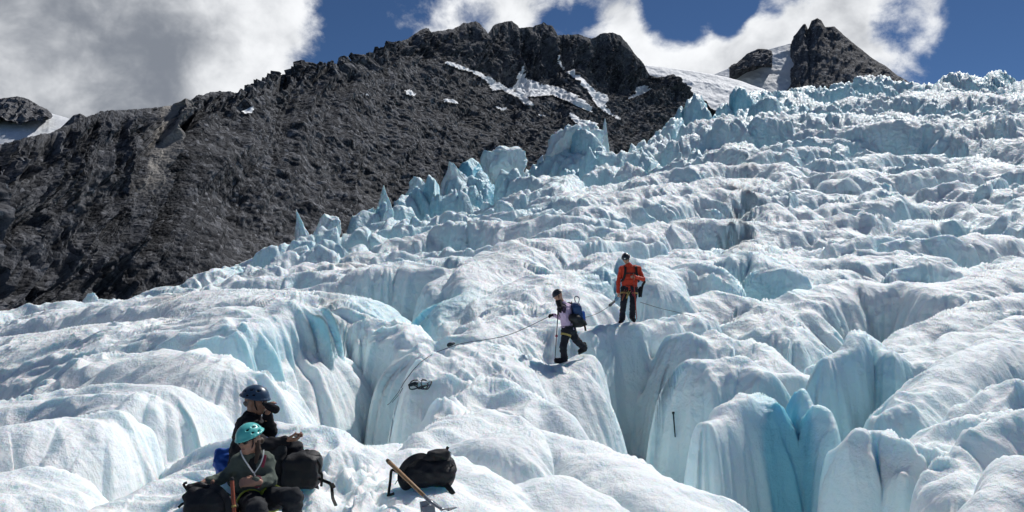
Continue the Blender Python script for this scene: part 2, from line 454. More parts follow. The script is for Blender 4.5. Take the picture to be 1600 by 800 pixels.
dome([(860, 740, 8.4), (930, 775, 7.7), (1000, 830, 7.0)], 1.0, 1.3, 1.4, fl=0.08, lam=0.4)
# --- left block: broad scalloped top, sheer right-hand wall
dome([(385, 520, 16.2), (450, 468, 18.2), (500, 476, 19.2)], 5.5, 0.75, 5.2, p=3.2, q=1.5, fl=0.16, lam=0.42, blue=0.25)
dome([(360, 500, 19), (250, 497, 22), (120, 512, 26), (0, 528, 30)], 4.5, 4.5, 2.6, p=2.0, q=1.6, fl=0.2, lam=0.8)
dome([(480, 455, 24), (360, 452, 28), (220, 470, 34), (60, 494, 42)], 4, 5, 3, fl=0.3, lam=0.9)
dome([(510, 480, 20.5), (560, 488, 20.5), (620, 505, 20.2), (660, 545, 18.6)], 1.8, 1.3, 5.0, fl=0.18, lam=0.40, p=2.6, q=1.6)
dome([(345, 575, 12.6), (325, 552, 13.6), (270, 548, 14.6), (180, 560, 15.6)], 2.2, 1.9, 2.9, p=2.6, q=1.5, fl=0.20, lam=0.8, top=0.05)
dome([(240, 600, 11.2), (160, 600, 11.6), (60, 615, 11.8), (-60, 640, 11.5)], 2.2, 1.8, 2.6, p=2.5, q=1.5, fl=0.20, lam=0.85, top=0.05)
dome([(150, 655, 9.4), (80, 650, 9.4), (0, 660, 9.0), (-120, 690, 8.6)], 1.6, 1.2, 1.9, p=2.4, q=1.5, fl=0.16, lam=0.8, top=0.05)
dome([(60, 735, 7.6), (0, 740, 7.4), (-120, 760, 7.2)], 1.1, 1.1, 1.4, fl=0.10, lam=0.7, top=0.05)
# --- behind the middle: fluted whalebacks round the dark hole
dome([(560, 420, 30), (640, 408, 31), (690, 420, 29), (705, 470, 26)], 3.0, 1.3, 5.5, fl=0.22, lam=0.6, p=2.7, q=1.6, blue=0.15)
dome([(700, 530, 21), (712, 465, 24), (745, 405, 29), (800, 372, 33), (860, 372, 34)], 1.5, 4.6, 5.0, fl=0.30, lam=0.62)
dome([(770, 520, 19.5), (800, 460, 23), (850, 430, 26), (900, 420, 28)], 2.4, 3.0, 3.2, fl=0.22, lam=0.55)
dome([(850, 505, 20), (890, 460, 23.5), (930, 420, 28), (960, 392, 30)], 2.2, 1.8, 3.6, fl=0.22, lam=0.55)
dome([(945, 420, 27), (975, 398, 28), (1010, 402, 27), (1030, 440, 25)], 1.6, 1.8, 4.2, fl=0.22, lam=0.5, blue=0.1)
# --- the block under the man in red, its shaded front
dome([(905, 517, 19.4), (950, 506, 20.1), (985, 505, 20.6), (1040, 500, 21.6), (1095, 492, 23.0)], 2.6, 0.9, 5.6, p=3.4, q=1.45, fl=0.10, lam=0.6)
dome([(1075, 520, 19.5), (1130, 518, 20), (1185, 540, 19.4), (1215, 580, 18.2)], 1.6, 2.0, 5.0, p=2.5, q=1.6, fl=0.15, lam=0.5)
dome([(1095, 560, 17.4), (1150, 555, 17.6), (1195, 580, 17.0)], 1.2, 1.2, 4.5, p=2.3, q=1.7, fl=0.12, lam=0.5)
dome([(1060, 470, 26), (1120, 455, 27), (1190, 470, 26), (1215, 510, 23)], 2.2, 2.4, 4.0, fl=0.22, lam=0.5)
# --- lower right: tall rounded blocks with a blue slot
dome([(1112, 655, 12.3), (1145, 636, 12.7), (1175, 624, 13.1), (1195, 612, 13.7)], 0.9, 0.75, 4.2, p=2.8, q=1.6, fl=0.13, lam=0.55, blue=0.0, we=0.35)
dome([(1250, 612, 13.8), (1272, 632, 13.2), (1288, 660, 12.6)], 0.42, 0.42, 4.0, p=2.8, q=1.6, fl=0.09, lam=0.40, blue=0.3)
dome([(1318, 690, 11.4), (1345, 664, 11.7), (1385, 668, 11.6), (1415, 705, 11.0)], 0.50, 0.55, 4.0, p=2.8, q=1.6, fl=0.10, lam=0.42)
dome([(1425, 700, 11.0), (1448, 740, 10.6)], 0.36, 0.36, 3.0, p=2.6, fl=0.07, lam=0.3)
dome([(1300, 560, 16.6), (1335, 518, 17.4), (1375, 518, 17.6), (1410, 545, 17)], 0.9, 0.9, 4.6, p=2.8, q=1.6, fl=0.14, lam=0.42, blue=0.15)
dome([(1262, 575, 18.4), (1285, 570, 18.4)], 0.5, 0.5, 4.0, fl=0.1, blue=0.1)
dome([(1600, 528, 17.5), (1530, 535, 16.6), (1460, 580, 15.0), (1400, 632, 13.6)], 1.5, 1.1, 3.6, fl=0.16, lam=0.46)
dome([(1640, 590, 13.2), (1560, 592, 13.0), (1490, 640, 12.0), (1455, 690, 11.2)], 1.2, 0.9, 3.2, fl=0.13, lam=0.40)
dome([(1660, 655, 10.4), (1570, 650, 10.4), (1520, 700, 9.8), (1495, 770, 9.0)], 0.9, 0.85, 3.0, fl=0.11, lam=0.36)
dome([(1680, 720, 8.6), (1610, 715, 8.7), (1580, 770, 8.2), (1570, 830, 7.6)], 0.8, 0.75, 2.4, fl=0.08, lam=0.36)
dome([(1640, 455, 24), (1540, 470, 22), (1450, 500, 20.5), (1400, 540, 19)], 2.2, 1.7, 3.8, fl=0.22, lam=0.5)
dome([(1600, 495, 20), (1500, 520, 18.4), (1440, 560, 17)], 1.5, 1.2, 3.0, fl=0.16, lam=0.45)
dome([(1500, 455, 26), (1420, 440, 28), (1320, 440, 29), (1240, 460, 27.5), (1225, 520, 24)], 2.2, 2.4, 4.2, fl=0.26, lam=0.55)
dome([(1650, 415, 32), (1560, 420, 31), (1490, 440, 29)], 2.6, 2.4, 3.6, fl=0.26, lam=0.55)
dome([(1030, 425, 30), (1080, 408, 31), (1130, 420, 30)], 1.6, 1.8, 3.8, fl=0.22, lam=0.5)
dome([(1140, 400, 33), (1190, 390, 33), (1215, 420, 31)], 1.5, 1.8, 4.2, fl=0.22, lam=0.5, blue=0.2)

# --- the upper ice field: whalebacks and fins, scattered by hand of chance along the slope
def upper_domes():
    rs = np.random.RandomState(5)
    Y = 30.0
    while Y < 430:
        size = 0.115 * Y ** 0.93 * 1.15
        step = size * (0.95 if Y < 90 else 0.80)
        tau = -0.9
        while tau < 0.95:
            w = size * rs.choice([0.6, 0.9, 1.2, 1.7]) * rs.uniform(0.85, 1.2)
            tau += w * 0.95 / Y
            px = 800 + FPX * tau
            y = Y + rs.uniform(-1.3, 1.3) * step
            e = float(edge_Y(px))
            if y > e * 1.0: continue
            near_hand = (y < 34 and 480 < px < 1660) or (y < 40 and px < 520)
            if near_hand: continue
            x = tau * y
            edge = sstep(np.float64(y / e), 0.55, 0.95)
            fall = float(edge) * (1.0 if px < 1150 else 0.3)
            if px < 480: fall *= 0.3
            L = w * rs.uniform(1.1, 2.6) * (1 - 0.6 * fall)
            sd = 20 * float(sstep(np.float64(y), 70, 160))
            ang = R(rs.normal(32, 22 + sd)) if px > 850 else R(rs.normal(12, 35 + sd))
            if rs.rand() < 0.15: ang += R(rs.uniform(30, 80))
            dx, dy = math.cos(ang) * L * 0.5, math.sin(ang) * L * 0.5
            bend = rs.uniform(-0.15, 0.25) * L
            zz = float(macro(np.float64(x), np.float64(y)))
            if px < 480: w *= 0.7; size_h = 0.6
            else: size_h = 1.0
            if px > 1100: size_h = 1 - 0.75 * float(edge)
            up = size_h * size * (rs.uniform(-0.10, 0.22) + fall * rs.uniform(-0.10, 0.12))
            if rs.rand() < 0.12: up += size * 0.18 * size_h
            def pt(k, off):
                qx, qy = x + dx * k - dy / max(L, .1) * off, y + dy * k + dx / max(L, .1) * off
                return (qx, qy, float(macro(np.float64(qx), np.float64(qy))) * 0.6 + zz * 0.4 + up - abs(k) * size * 0.12)
            pts = [pt(-1, 0), pt(0, bend), pt(1, 0)]
            DOMES.append(Dome(pts, w * rs.uniform(0.32, 0.62), w * rs.uniform(0.25, 0.5), size * rs.uniform(0.75, 1.35),
                              p=rs.uniform(1.7, 2.8), q=rs.uniform(1.35, 1.75), fl=size * rs.uniform(0.06, 0.11),
                              lam=size * rs.uniform(0.085, 0.15), seed=rs.randint(400), world=True,
                              blue=0.06 + 0.22 * fall + (0.18 if rs.rand() < 0.2 else 0), top=0.24 * max(0.2, abs(math.cos(ang))), sharp=1 - fall))
        Y += step
upper_domes()

PADS = []          # where people stand or sit and things lie the ice has been trodden to this level
def pad(px, py, Y, dz, r):
    p = P(px, py, Y); PADS.append((p.x, p.y, p.z + dz, r))
pad(979, 499, 20.6, -0.10, 0.55); pad(988, 497, 20.6, -0.10, 0.40)
pad(876, 563, 16.99, -0.10, 0.40); pad(910, 546, 17.24, -0.10, 0.35); pad(895, 556, 17.1, -0.10, 0.3)
pad(381, 739, 7.2, -0.13, 0.40); pad(450, 764, 7.1, -0.09, 0.35); pad(400, 780, 6.5, -0.12, 0.36)
pad(472, 762, 7.05, -0.02, 0.25); pad(665, 762, 7.15, 0.0, 0.40); pad(347, 742, 7.35, 0.0, 0.2)
def voronoi(x, y, seed):
    """nearest and second cell distance, the cell's random height and its tilt at the point"""
    xi = np.floor(x).astype(np.int64); yi = np.floor(y).astype(np.int64)
    f1 = np.full(x.shape, 9.0); f2 = np.full(x.shape, 9.0); h = np.zeros(x.shape); tx = np.zeros(x.shape); ty = np.zeros(x.shape)
    def rnd(a, b, k):
        v = (a * 374761393 + b * 668265263 + (seed * 131 + k) * 2246822519) & 0xffffffff
        v = ((v ^ (v >> 13)) * 1274126177) & 0xffffffff
        return ((v ^ (v >> 16)) & 0xffff) / 65535.0
    for i in (-1, 0, 1):
        for j in (-1, 0, 1):
            a, b = xi + i, yi + j
            dx = x - (a + 0.5 + 0.85 * (rnd(a, b, 1) - 0.5)); dy = y - (b + 0.5 + 0.85 * (rnd(a, b, 2) - 0.5))
            d = np.hypot(dx, dy); k = d < f1
            f2 = np.where(k, f1, np.minimum(f2, d)); f1 = np.where(k, d, f1)
            h = np.where(k, rnd(a, b, 3) * 2 - 1, h); tx = np.where(k, dx * (rnd(a, b, 4) * 2 - 1), tx); ty = np.where(k, dy * (rnd(a, b, 5) * 2 - 0.6), ty)
    return f1, f2, h, tx, ty
def ice_height(x, y, detail=True):
    """x, y: 2-D arrays on the fan-shaped grid (axis 1 = bearing)"""
    m = macro(x, y)
    x0, y0 = x, y
    mid = sstep(y, 24, 60); hi_ = sstep(y, 110, 220)
    nearw = (0.22 + 0.25 * sstep(y, 9, 18))
    x = x + nearw * perlin2(x / 1.9, y / 1.9, 101) + mid * 1.5 * perlin2(x / 7.0, y / 7.0, 103) + hi_ * 3.5 * perlin2(x / 19, y / 19, 105)
    y = y + nearw * perlin2(x0 / 1.9, y0 / 1.9, 102) + mid * 1.5 * perlin2(x0 / 7.0, y0 / 7.0, 104) + hi_ * 3.5 * perlin2(x0 / 19, y0 / 19, 106)
    sz = 0.115 * np.maximum(y, 8) ** 0.93
    z = m - np.clip(1.0 * sz, 2.6, 16)
    z = z + 0.22 * sz * perlin2(x / 3.0, y / 3.0, 40)
    blue = np.full(z.shape, 0.25, np.float32); uu = np.full(z.shape, 1.0, np.float32)
    flat = np.where(y < 12, m - 0.45 - 8 * sstep(x / y, 0.10, 0.22) - 4 * (1 - sstep(x / y, -0.5, -0.42)), -1e9)
    z = np.maximum(z, flat)
    tau = x / y
    tcol_lo = tau.min(0); tcol_hi = tau.max(0)
    for d in DOMES:
        ylo = max(d.lo[1], 0.5)
        if d.hi[1] < y.min() or ylo > y.max(): continue
        tl = min(d.lo[0] / ylo, d.lo[0] / d.hi[1]); th = max(d.hi[0] / ylo, d.hi[0] / d.hi[1])
        cols = np.where((tcol_hi >= tl) & (tcol_lo <= th))[0]
        if len(cols) == 0: continue
        c0, c1 = cols[0], cols[-1] + 1
        ys = y[:, c0:c1]
        rows = np.where((ys.max(1) >= ylo) & (ys.min(1) <= d.hi[1]))[0]
        if len(rows) == 0: continue
        r0, r1 = rows[0], rows[-1] + 1
        ys = y[r0:r1, c0:c1]; xs = x[r0:r1, c0:c1]
        k = (xs > d.lo[0]) & (xs < d.hi[0]) & (ys > ylo) & (ys < d.hi[1])
        if not k.any(): continue
        v, u = d.eval(xs[k], ys[k])
        zs = z[r0:r1, c0:c1]; bs = blue[r0:r1, c0:c1]; us = uu[r0:r1, c0:c1]
        old = zs[k]
        soft = 0.035 * max(d.wl, d.wr)
        new = 0.5 * (old + v + np.sqrt((old - v) ** 2 + soft * soft)) - 0.25 * soft
        new = np.where(v < old - 6 * soft, old, new)
        win = v > old
        bb = bs[k]; bb[win] = d.blue; bs[k] = bb
        ub = us[k]; ub[win] = np.clip(u[win], 0, 1.2); us[k] = ub
        zs[k] = new
    x, y = x0, y0
    # broken blocks: tilted slabs parted by clefts, thickest where the ice goes over the drop at its left edge
    px = 800 + FPX * x / y
    msk = sstep(y / edge_Y(px), 0.45, 0.82) * sstep(px, 330, 560) * (1 - 0.75 * sstep(px, 1050, 1300))
    msk = np.maximum(msk, 0.32 * sstep(perlin2(px / 170.0, np.log(y) * 4.5, 120), 0.12, 0.45) * sstep(y, 30, 55))
    km = msk > 0.01
    if km.any():
        xm, ym, mm = x[km], y[km], msk[km]; tm, lm = xm / ym, np.log(ym)
        dz = np.zeros(xm.shape); db = np.zeros(xm.shape)
        for (K, seed, amt, tilt) in ((13.0, 1, 0.017, 1.2), (24.0, 2, 0.011, 0.9)):
            wx_ = 0.40 * perlin2(tm * K * 1.3, lm * K * 1.1, 130 + seed); wy_ = 0.40 * perlin2(tm * K * 1.3, lm * K * 1.1, 140 + seed)
            f1, f2, h, tx, ty = voronoi(tm * K + wx_, lm * K * 0.8 + wy_, seed)
            gap = 1 - sstep(f2 - f1, 0.0, 0.26)
            dz += mm * ym * amt * (h * 0.9 + tilt * (tx + ty) - 0.8 * gap)
            db += 0.16 * mm * h * (1 if seed == 1 else 0.5)
        z[km] += dz; blue[km] += db
    if not detail: return z, blue, uu
    # sun-cupped, scalloped skin: sharp rims and smooth hollows, larger higher up where the ice is rougher
    wx = perlin2(x * 0.35, y * 0.35, 60) * 0.9; wy = perlin2(x * 0.35, y * 0.35, 61) * 0.9
    a1 = perlin2((x + wx) * 0.62, (y + wy) * 1.05, 62); a2 = perlin2((x + wx) * 1.45, (y + wy) * 2.3, 63); a3 = perlin2(x * 4.2 + wx, y * 5.5 + wy, 64)
    a4 = perlin2(x * 11, y * 13, 65)
    calm = np.where(y < 9.5, 0.35, 1.0) * (0.5 + 0.9 * sstep(perlin2(x * 0.16, y * 0.16, 70), -0.3, 0.4))
    top = 1 - 0.65 * sstep(uu, 0.45, 0.95)
    z = z + calm * top * (0.15 * (0.5 - 2 * np.abs(a1)) * (1 - 0.6 * sstep(y, 35, 60)) + 0.095 * (0.45 - 2 * np.abs(a2)) * (1 - sstep(y, 17, 32)) + 0.016 * a3 * (1 - sstep(y, 10, 18))) + 0.005 * a4 * (1 - sstep(y, 8, 12))
    far = sstep(y, 25, 70)
    b1 = perlin2((x + wx * 4) * 0.17, (y + wy * 4) * 0.22, 66); b2 = perlin2((x + wx) * 0.42, (y + wy) * 0.52, 67)
    z = z + far * (0.55 * (0.4 - 2 * np.abs(b1)) * (1 - sstep(y, 140, 250)) + 0.26 * (0.4 - 2 * np.abs(b2)) * (1 - sstep(y, 60, 115))) * 0.8
    far2 = sstep(y, 110, 260)
    b3 = perlin2((x + wx * 8) * 0.075, (y + wy * 8) * 0.085, 68)
    z = z + far2 * 1.9 * (0.4 - 2 * np.abs(b3))
    # trodden snow: on the shelf and along the top of the middle whaleback
    def spot(px, py, Y, rx, ry):
        c = P(px, py, Y); return np.exp(-(((x - c.x) / rx) ** 2 + ((y - c.y) / ry) ** 2))
    tr = spot(560, 740, 7.7, 0.45, 0.7) + spot(520, 780, 6.9, .5, .5) + spot(700, 600, 13.2, 0.55, 1.3) + spot(640, 650, 11.0, .35, .9) + spot(740, 575, 15, .5, .9)
    tr = np.clip(tr, 0, 1)
    lum = perlin2(x * 7, y * 7, 71); l2 = perlin2(x * 15, y * 15, 72)
    z = z + tr * (0.030 * lum + 0.018 * l2)
    # boot prints on the trodden snow
    rs = np.random.RandomState(12)
    for (px_, py_, Y_, rx, ry, n) in ((545, 752, 7.5, 0.55, 0.75, 26), (620, 770, 6.9, 0.35, 0.4, 8), (720, 590, 13.8, 0.6, 1.5, 26), (810, 560, 16.2, 0.7, 0.7, 14), (960, 510, 20.2, 0.9, 0.5, 10)):
        c = P(px_, py_, Y_)
        for i in range(n):
            qx, qy = c.x + rs.uniform(-rx, rx), c.y + rs.uniform(-ry, ry); a = rs.uniform(-0.8, 0.8)
            k = (np.abs(x - qx) < 0.4) & (np.abs(y - qy) < 0.4)
            if not k.any(): continue
            dx, dy = x[k] - qx, y[k] - qy; u = dx * math.cos(a) + dy * math.sin(a); v = -dx * math.sin(a) + dy * math.cos(a)
            r2 = (u / 0.075) ** 2 + (v / 0.15) ** 2
            z[k] += -0.055 * np.exp(-r2 ** 2) + 0.018 * np.exp(-((np.sqrt(r2) - 1.35) / 0.3) ** 2)
    for (qx, qy, qz, r) in PADS:
        d2 = ((x - qx) ** 2 + (y - qy) ** 2) / (r * r)
        k = d2 < 4
        z[k] += (qz - z[k]) * np.exp(-d2[k] ** 2)
    return z, blue, uu

def build_glacier():
    tin = np.linspace(-60, 1660, 1010)
    left = -60 - np.cumsum(np.linspace(3, 40, 26)); right = 1660 + np.cumsum(np.linspace(3, 40, 26))
    px = np.concatenate([left[::-1], tin, right])
    tau = (px - 800) / FPX / CP
    nc = len(px); NR = 940
    e = edge_Y(px) * 1.22
    Y0 = 2.2
    tt = np.linspace(0, 1, 900)[:, None]
    Yc = Y0 * (e[None, :] / Y0) ** tt
    Xc = Yc * tau[None, :]
    zc, _, _ = ice_height(Xc, Yc, detail=False)
    s = zc / Yc
    ds = np.diff(s, axis=0) * FPX
    dl = np.diff(np.log(Yc), axis=0)
    cm = np.maximum.accumulate(s, axis=0)
    hid = sstep((cm[1:] - s[1:]) * FPX, 2.0, 40.0)
    dens = np.where(ds > 0, np.minimum(ds, 25), np.minimum(-ds, 12) * 0.3) * (1 - 0.7 * hid) + dl * 190.0
    dens = np.where(s[1:] < zratio(840.0), np.minimum(dens, dl * 130 + 0.05), dens)
    mx = dens.copy()
    for i in range(1, 6):
        mx[i:] = np.maximum(mx[i:], dens[:-i] * (1 - i / 7)); mx[:-i] = np.maximum(mx[:-i], dens[i:] * (1 - i / 7))
    dens = mx
    k = 14
    for _ in range(2):
        pad = np.pad(dens, ((0, 0), (k, k)), mode='edge')
        cs = np.cumsum(np.pad(pad, ((0, 0), (1, 0))), axis=1)
        dens = (cs[:, 2 * k + 1:] - cs[:, :-2 * k - 1]) / (2 * k + 1)
    cum = np.concatenate([np.zeros((1, nc)), np.cumsum(dens, 0)], 0); cum /= cum[-1:]
    target = np.linspace(0, 1, NR)
    Y = np.stack([np.exp(np.interp(target, cum[:, j], np.log(Yc[:, j]))) for j in range(nc)], 1)
    LY = np.log(Y)
    for _ in range(2):
        pad_ = np.pad(LY, ((0, 0), (13, 13)), mode='edge')
        cs = np.cumsum(np.pad(pad_, ((0, 0), (1, 0))), axis=1)
        LY = (cs[:, 27:] - cs[:, :-27]) / 27
    Y = np.exp(LY)
    X = Y * tau[None, :]
    z, blue, uu = ice_height(X, Y)
    # steepness from neighbours (fresh steep faces are bare blue ice, gentle tops a white weathered crust)
    Pn = np.stack([X, Y, z], -1)
    du = np.gradient(Pn, axis=1); dv = np.gradient(Pn, axis=0)
    nrm = np.cross(du, dv); nrm /= np.linalg.norm(nrm, axis=-1, keepdims=True) + 1e-12
    steep = 1 - np.abs(nrm[..., 2])
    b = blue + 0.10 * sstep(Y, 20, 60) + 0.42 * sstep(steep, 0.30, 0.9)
    pxg = 800 + FPX * X / Y
    icefall = sstep(Y / edge_Y(pxg), 0.45, 0.9) * (1 - 0.7 * sstep(pxg, 1150, 1500)) * sstep(pxg, 380, 640)
    b = b + 0.16 * icefall + 0.45 * perlin2(X * 0.11, Y * 0.11, 80) * 0.6
    b = np.where(Y < 9.6, b - 0.25, b)
    def spot(px_, py_, Y_, r):
        c = P(px_, py_, Y_); return np.exp(-(((X - c.x) ** 2 + (Y - c.y) ** 2) / r ** 2))
    b = b + 1.4 * (spot(1222, 690, 13.0, 0.40) + spot(1222, 640, 13.8, 0.35)) + 0.6 * spot(660, 490, 24, 2.2) + 0.8 * spot(1215, 470, 29, 1.2) + 0.7 * spot(950, 470, 26, 1.4)
    dirt = 0.22 * sstep(perlin2(X * 0.5, Y * 0.5, 81), 0.35, 0.8) * sstep(steep, 0.4, 0.8) + 1.0 * spot(1165, 740, 12.15, 0.22) + 0.25 * spot(500, 560, 17.5, .8) + 0.55 * spot(990, 690, 17.5, 1.2)
    q = grid_quads(Y.shape[0], nc)
    me = fast_mesh('glacier', Pn, q)
    attr(me, 'blue', b); attr(me, 'dirt', dirt); attr(me, 'rough', 0.15 + 0.85 * sstep(Y, 11, 24) + 1.2 * sstep(Y, 60, 200))
    o = link_mesh('glacier', me, ICE)
    tag(o, 'broken white and pale blue glacier ice climbing to the right', None, kind='structure')
    # the same glacier carries on behind and beside the standpoint
    xs = np.linspace(-90, 90, 121); ys = np.linspace(-70, 2.3, 50)
    XX, YY = np.meshgrid(xs, ys)
    zz = -1.66 + 0.3 * perlin2(XX * 0.2, YY * 0.2, 3) + 0.1 * perlin2(XX * 0.7, YY * 0.7, 4) - 0.02 * np.maximum(-YY, 0) - sstep(YY, 1.2, 2.3) * 0.4
    me2 = fast_mesh('glacier_behind', np.stack([XX, YY, zz], -1), grid_quads(50, 121))
    attr(me2, 'blue', np.full(XX.size, 0.15)); attr(me2, 'dirt', np.zeros(XX.size)); attr(me2, 'rough', np.full(XX.size, 0.3))
    o2 = link_mesh('glacier_ground', me2, ICE); tag(o2, kind='structure')
    return X, Y, z
GX, GY, GZ = build_glacier()
def ground(px, py):
    """first point of the ice that the line of sight through a pixel meets"""
    a, b = ray(px, py)
    j = int(np.argmin(np.abs(GX[0] / GY[0] - a)))
    col = GZ[:, j] / GY[:, j]
    k = np.where(col >= b)[0]
    i = int(k[0]) if len(k) else len(col) - 1
    return Vector((GX[i, j], GY[i, j], GZ[i, j]))
def ice_z(x, y):
    tau = x / y
    j = int(np.argmin(np.abs(GX[0] / GY[0] - tau)))
    return float(np.interp(y, GY[:, j], GZ[:, j]))
# ------------------------------------------------------------------ mountains
def curve(pts, px): 
    a = np.array(pts, float); return np.interp(px, a[:, 0], a[:, 1])
def ridge_sheet(name, px, sky_py, sky_Y, mid, foot_py, foot_Y, nv, disp, mat, kind_label, back=0.5, rough_=False):
    """rock face from a skyline down to its foot; mid = (v, py, Y) arrays of break lines between"""
    nc = len(px)
    st = [(0.0, sky_py, sky_Y)] + mid + [(1.0, foot_py, foot_Y)]
    vv = np.linspace(0, 1, nv)
    zs = [np.stack([(px - 800) / FPX / CP * y, y, zratio(p) * y], -1) for (_, p, y) in st]
    ts = [s[0] for s in st]
    base = np.zeros((nv, nc, 3))
    for i, v in enumerate(vv):
        k = max(0, min(len(ts) - 2, int(np.searchsorted(ts, v, 'right')) - 1))
        f = (v - ts[k]) / (ts[k + 1] - ts[k])
        base[i] = zs[k] * (1 - f) + zs[k + 1] * f
    du = np.gradient(base, axis=1); dv = np.gradient(base, axis=0)
    n = np.cross(dv, du); n /= np.linalg.norm(n, axis=-1, keepdims=True) + 1e-9
    n = np.where(n[..., 1:2] > 0, -n, n)
    n[..., 2] *= 0.6; n /= np.linalg.norm(n, axis=-1, keepdims=True)
    U, V = np.meshgrid(px, vv)
    d, pale, slab, su = disp(base, U, V)
    out = base + n * d[..., None]
    # far side of the crest so that the ridge is a solid
    bk = []
    for f in (0.15, 0.5, 1.0):
        r = base[0].copy(); r[:, 1] += back * f * sky_Y; r[:, 2] -= back * f * sky_Y * 0.7; r[:, 0] *= r[:, 1] / base[0][:, 1]
        bk.append(r)
    full = np.concatenate([np.stack(bk[::-1]), out], 0)
    me = fast_mesh(name, full, grid_quads(nv + 3, nc))
    attr(me, 'pale', np.concatenate([np.zeros((3, nc)), pale], 0))
    attr(me, 'slab', np.concatenate([np.zeros((3, nc)), slab], 0))
    attr(me, 'su', np.concatenate([np.zeros((3, nc)), su], 0)); attr(me, 'sv', np.concatenate([np.zeros((3, nc)), V * 5.0], 0))
    if rough_: me.polygons.foreach_set('use_smooth', np.zeros(len(me.polygons), bool))
    o = link_mesh(name, me, mat); tag(o, kind_label, None, kind='structure')
    return o, out, n, U, V

SKY = [(-500, 330), (-300, 285), (-150, 250), (0, 224), (40, 214), (75, 207), (100, 196), (125, 186), (150, 174), (190, 172), (215, 170), (258, 166), (285, 162), (305, 150), (330, 144), (352, 147), (375, 145), (395, 131), (430, 126), (468, 113), (476, 103), (490, 108), (520, 106), (552, 108), (565, 99), (590, 86), (612, 74), (628, 64), (640, 58), (655, 46), (668, 45), (672, 51), (690, 48), (706, 46), (722, 37), (742, 34), (752, 40), (762, 54), (770, 40), (785, 35), (800, 33), (812, 44), (830, 43), (850, 36), (864, 41), (872, 56), (890, 55), (905, 54), (925, 61), (940, 54), (956, 51), (972, 56), (982, 68), (996, 86), (1008, 100), (1018, 117), (1030, 122), (1042, 119), (1056, 116), (1070, 131), (1084, 148), (1100, 158), (1130, 180), (1200, 215)]
SKY_Y = [(-500, 85), (0, 100), (200, 134), (270, 158), (400, 208), (560, 262), (800, 380), (1000, 438), (1040, 445), (1100, 458), (1200, 470)]
FOOT = [(-500, 600), (0, 545), (150, 510), (300, 470), (420, 430), (500, 410), (600, 365), (700, 320), (800, 290), (900, 260), (1000, 245), (1100, 215), (1200, 190)]
FOOT_Y = [(-500, 62), (0, 80), (150, 98), (300, 122), (500, 160), (700, 222), (850, 275), (1000, 350), (1100, 420), (1200, 440)]
CLF = [(-500, 380), (0, 300), (100, 290), (180, 270), (260, 215), (330, 190), (450, 145), (560, 118), (620, 98), (690, 100), (740, 122), (800, 150), (860, 135), (900, 118), (930, 140), (980, 160), (1020, 150), (1060, 150), (1100, 172), (1200, 226)]
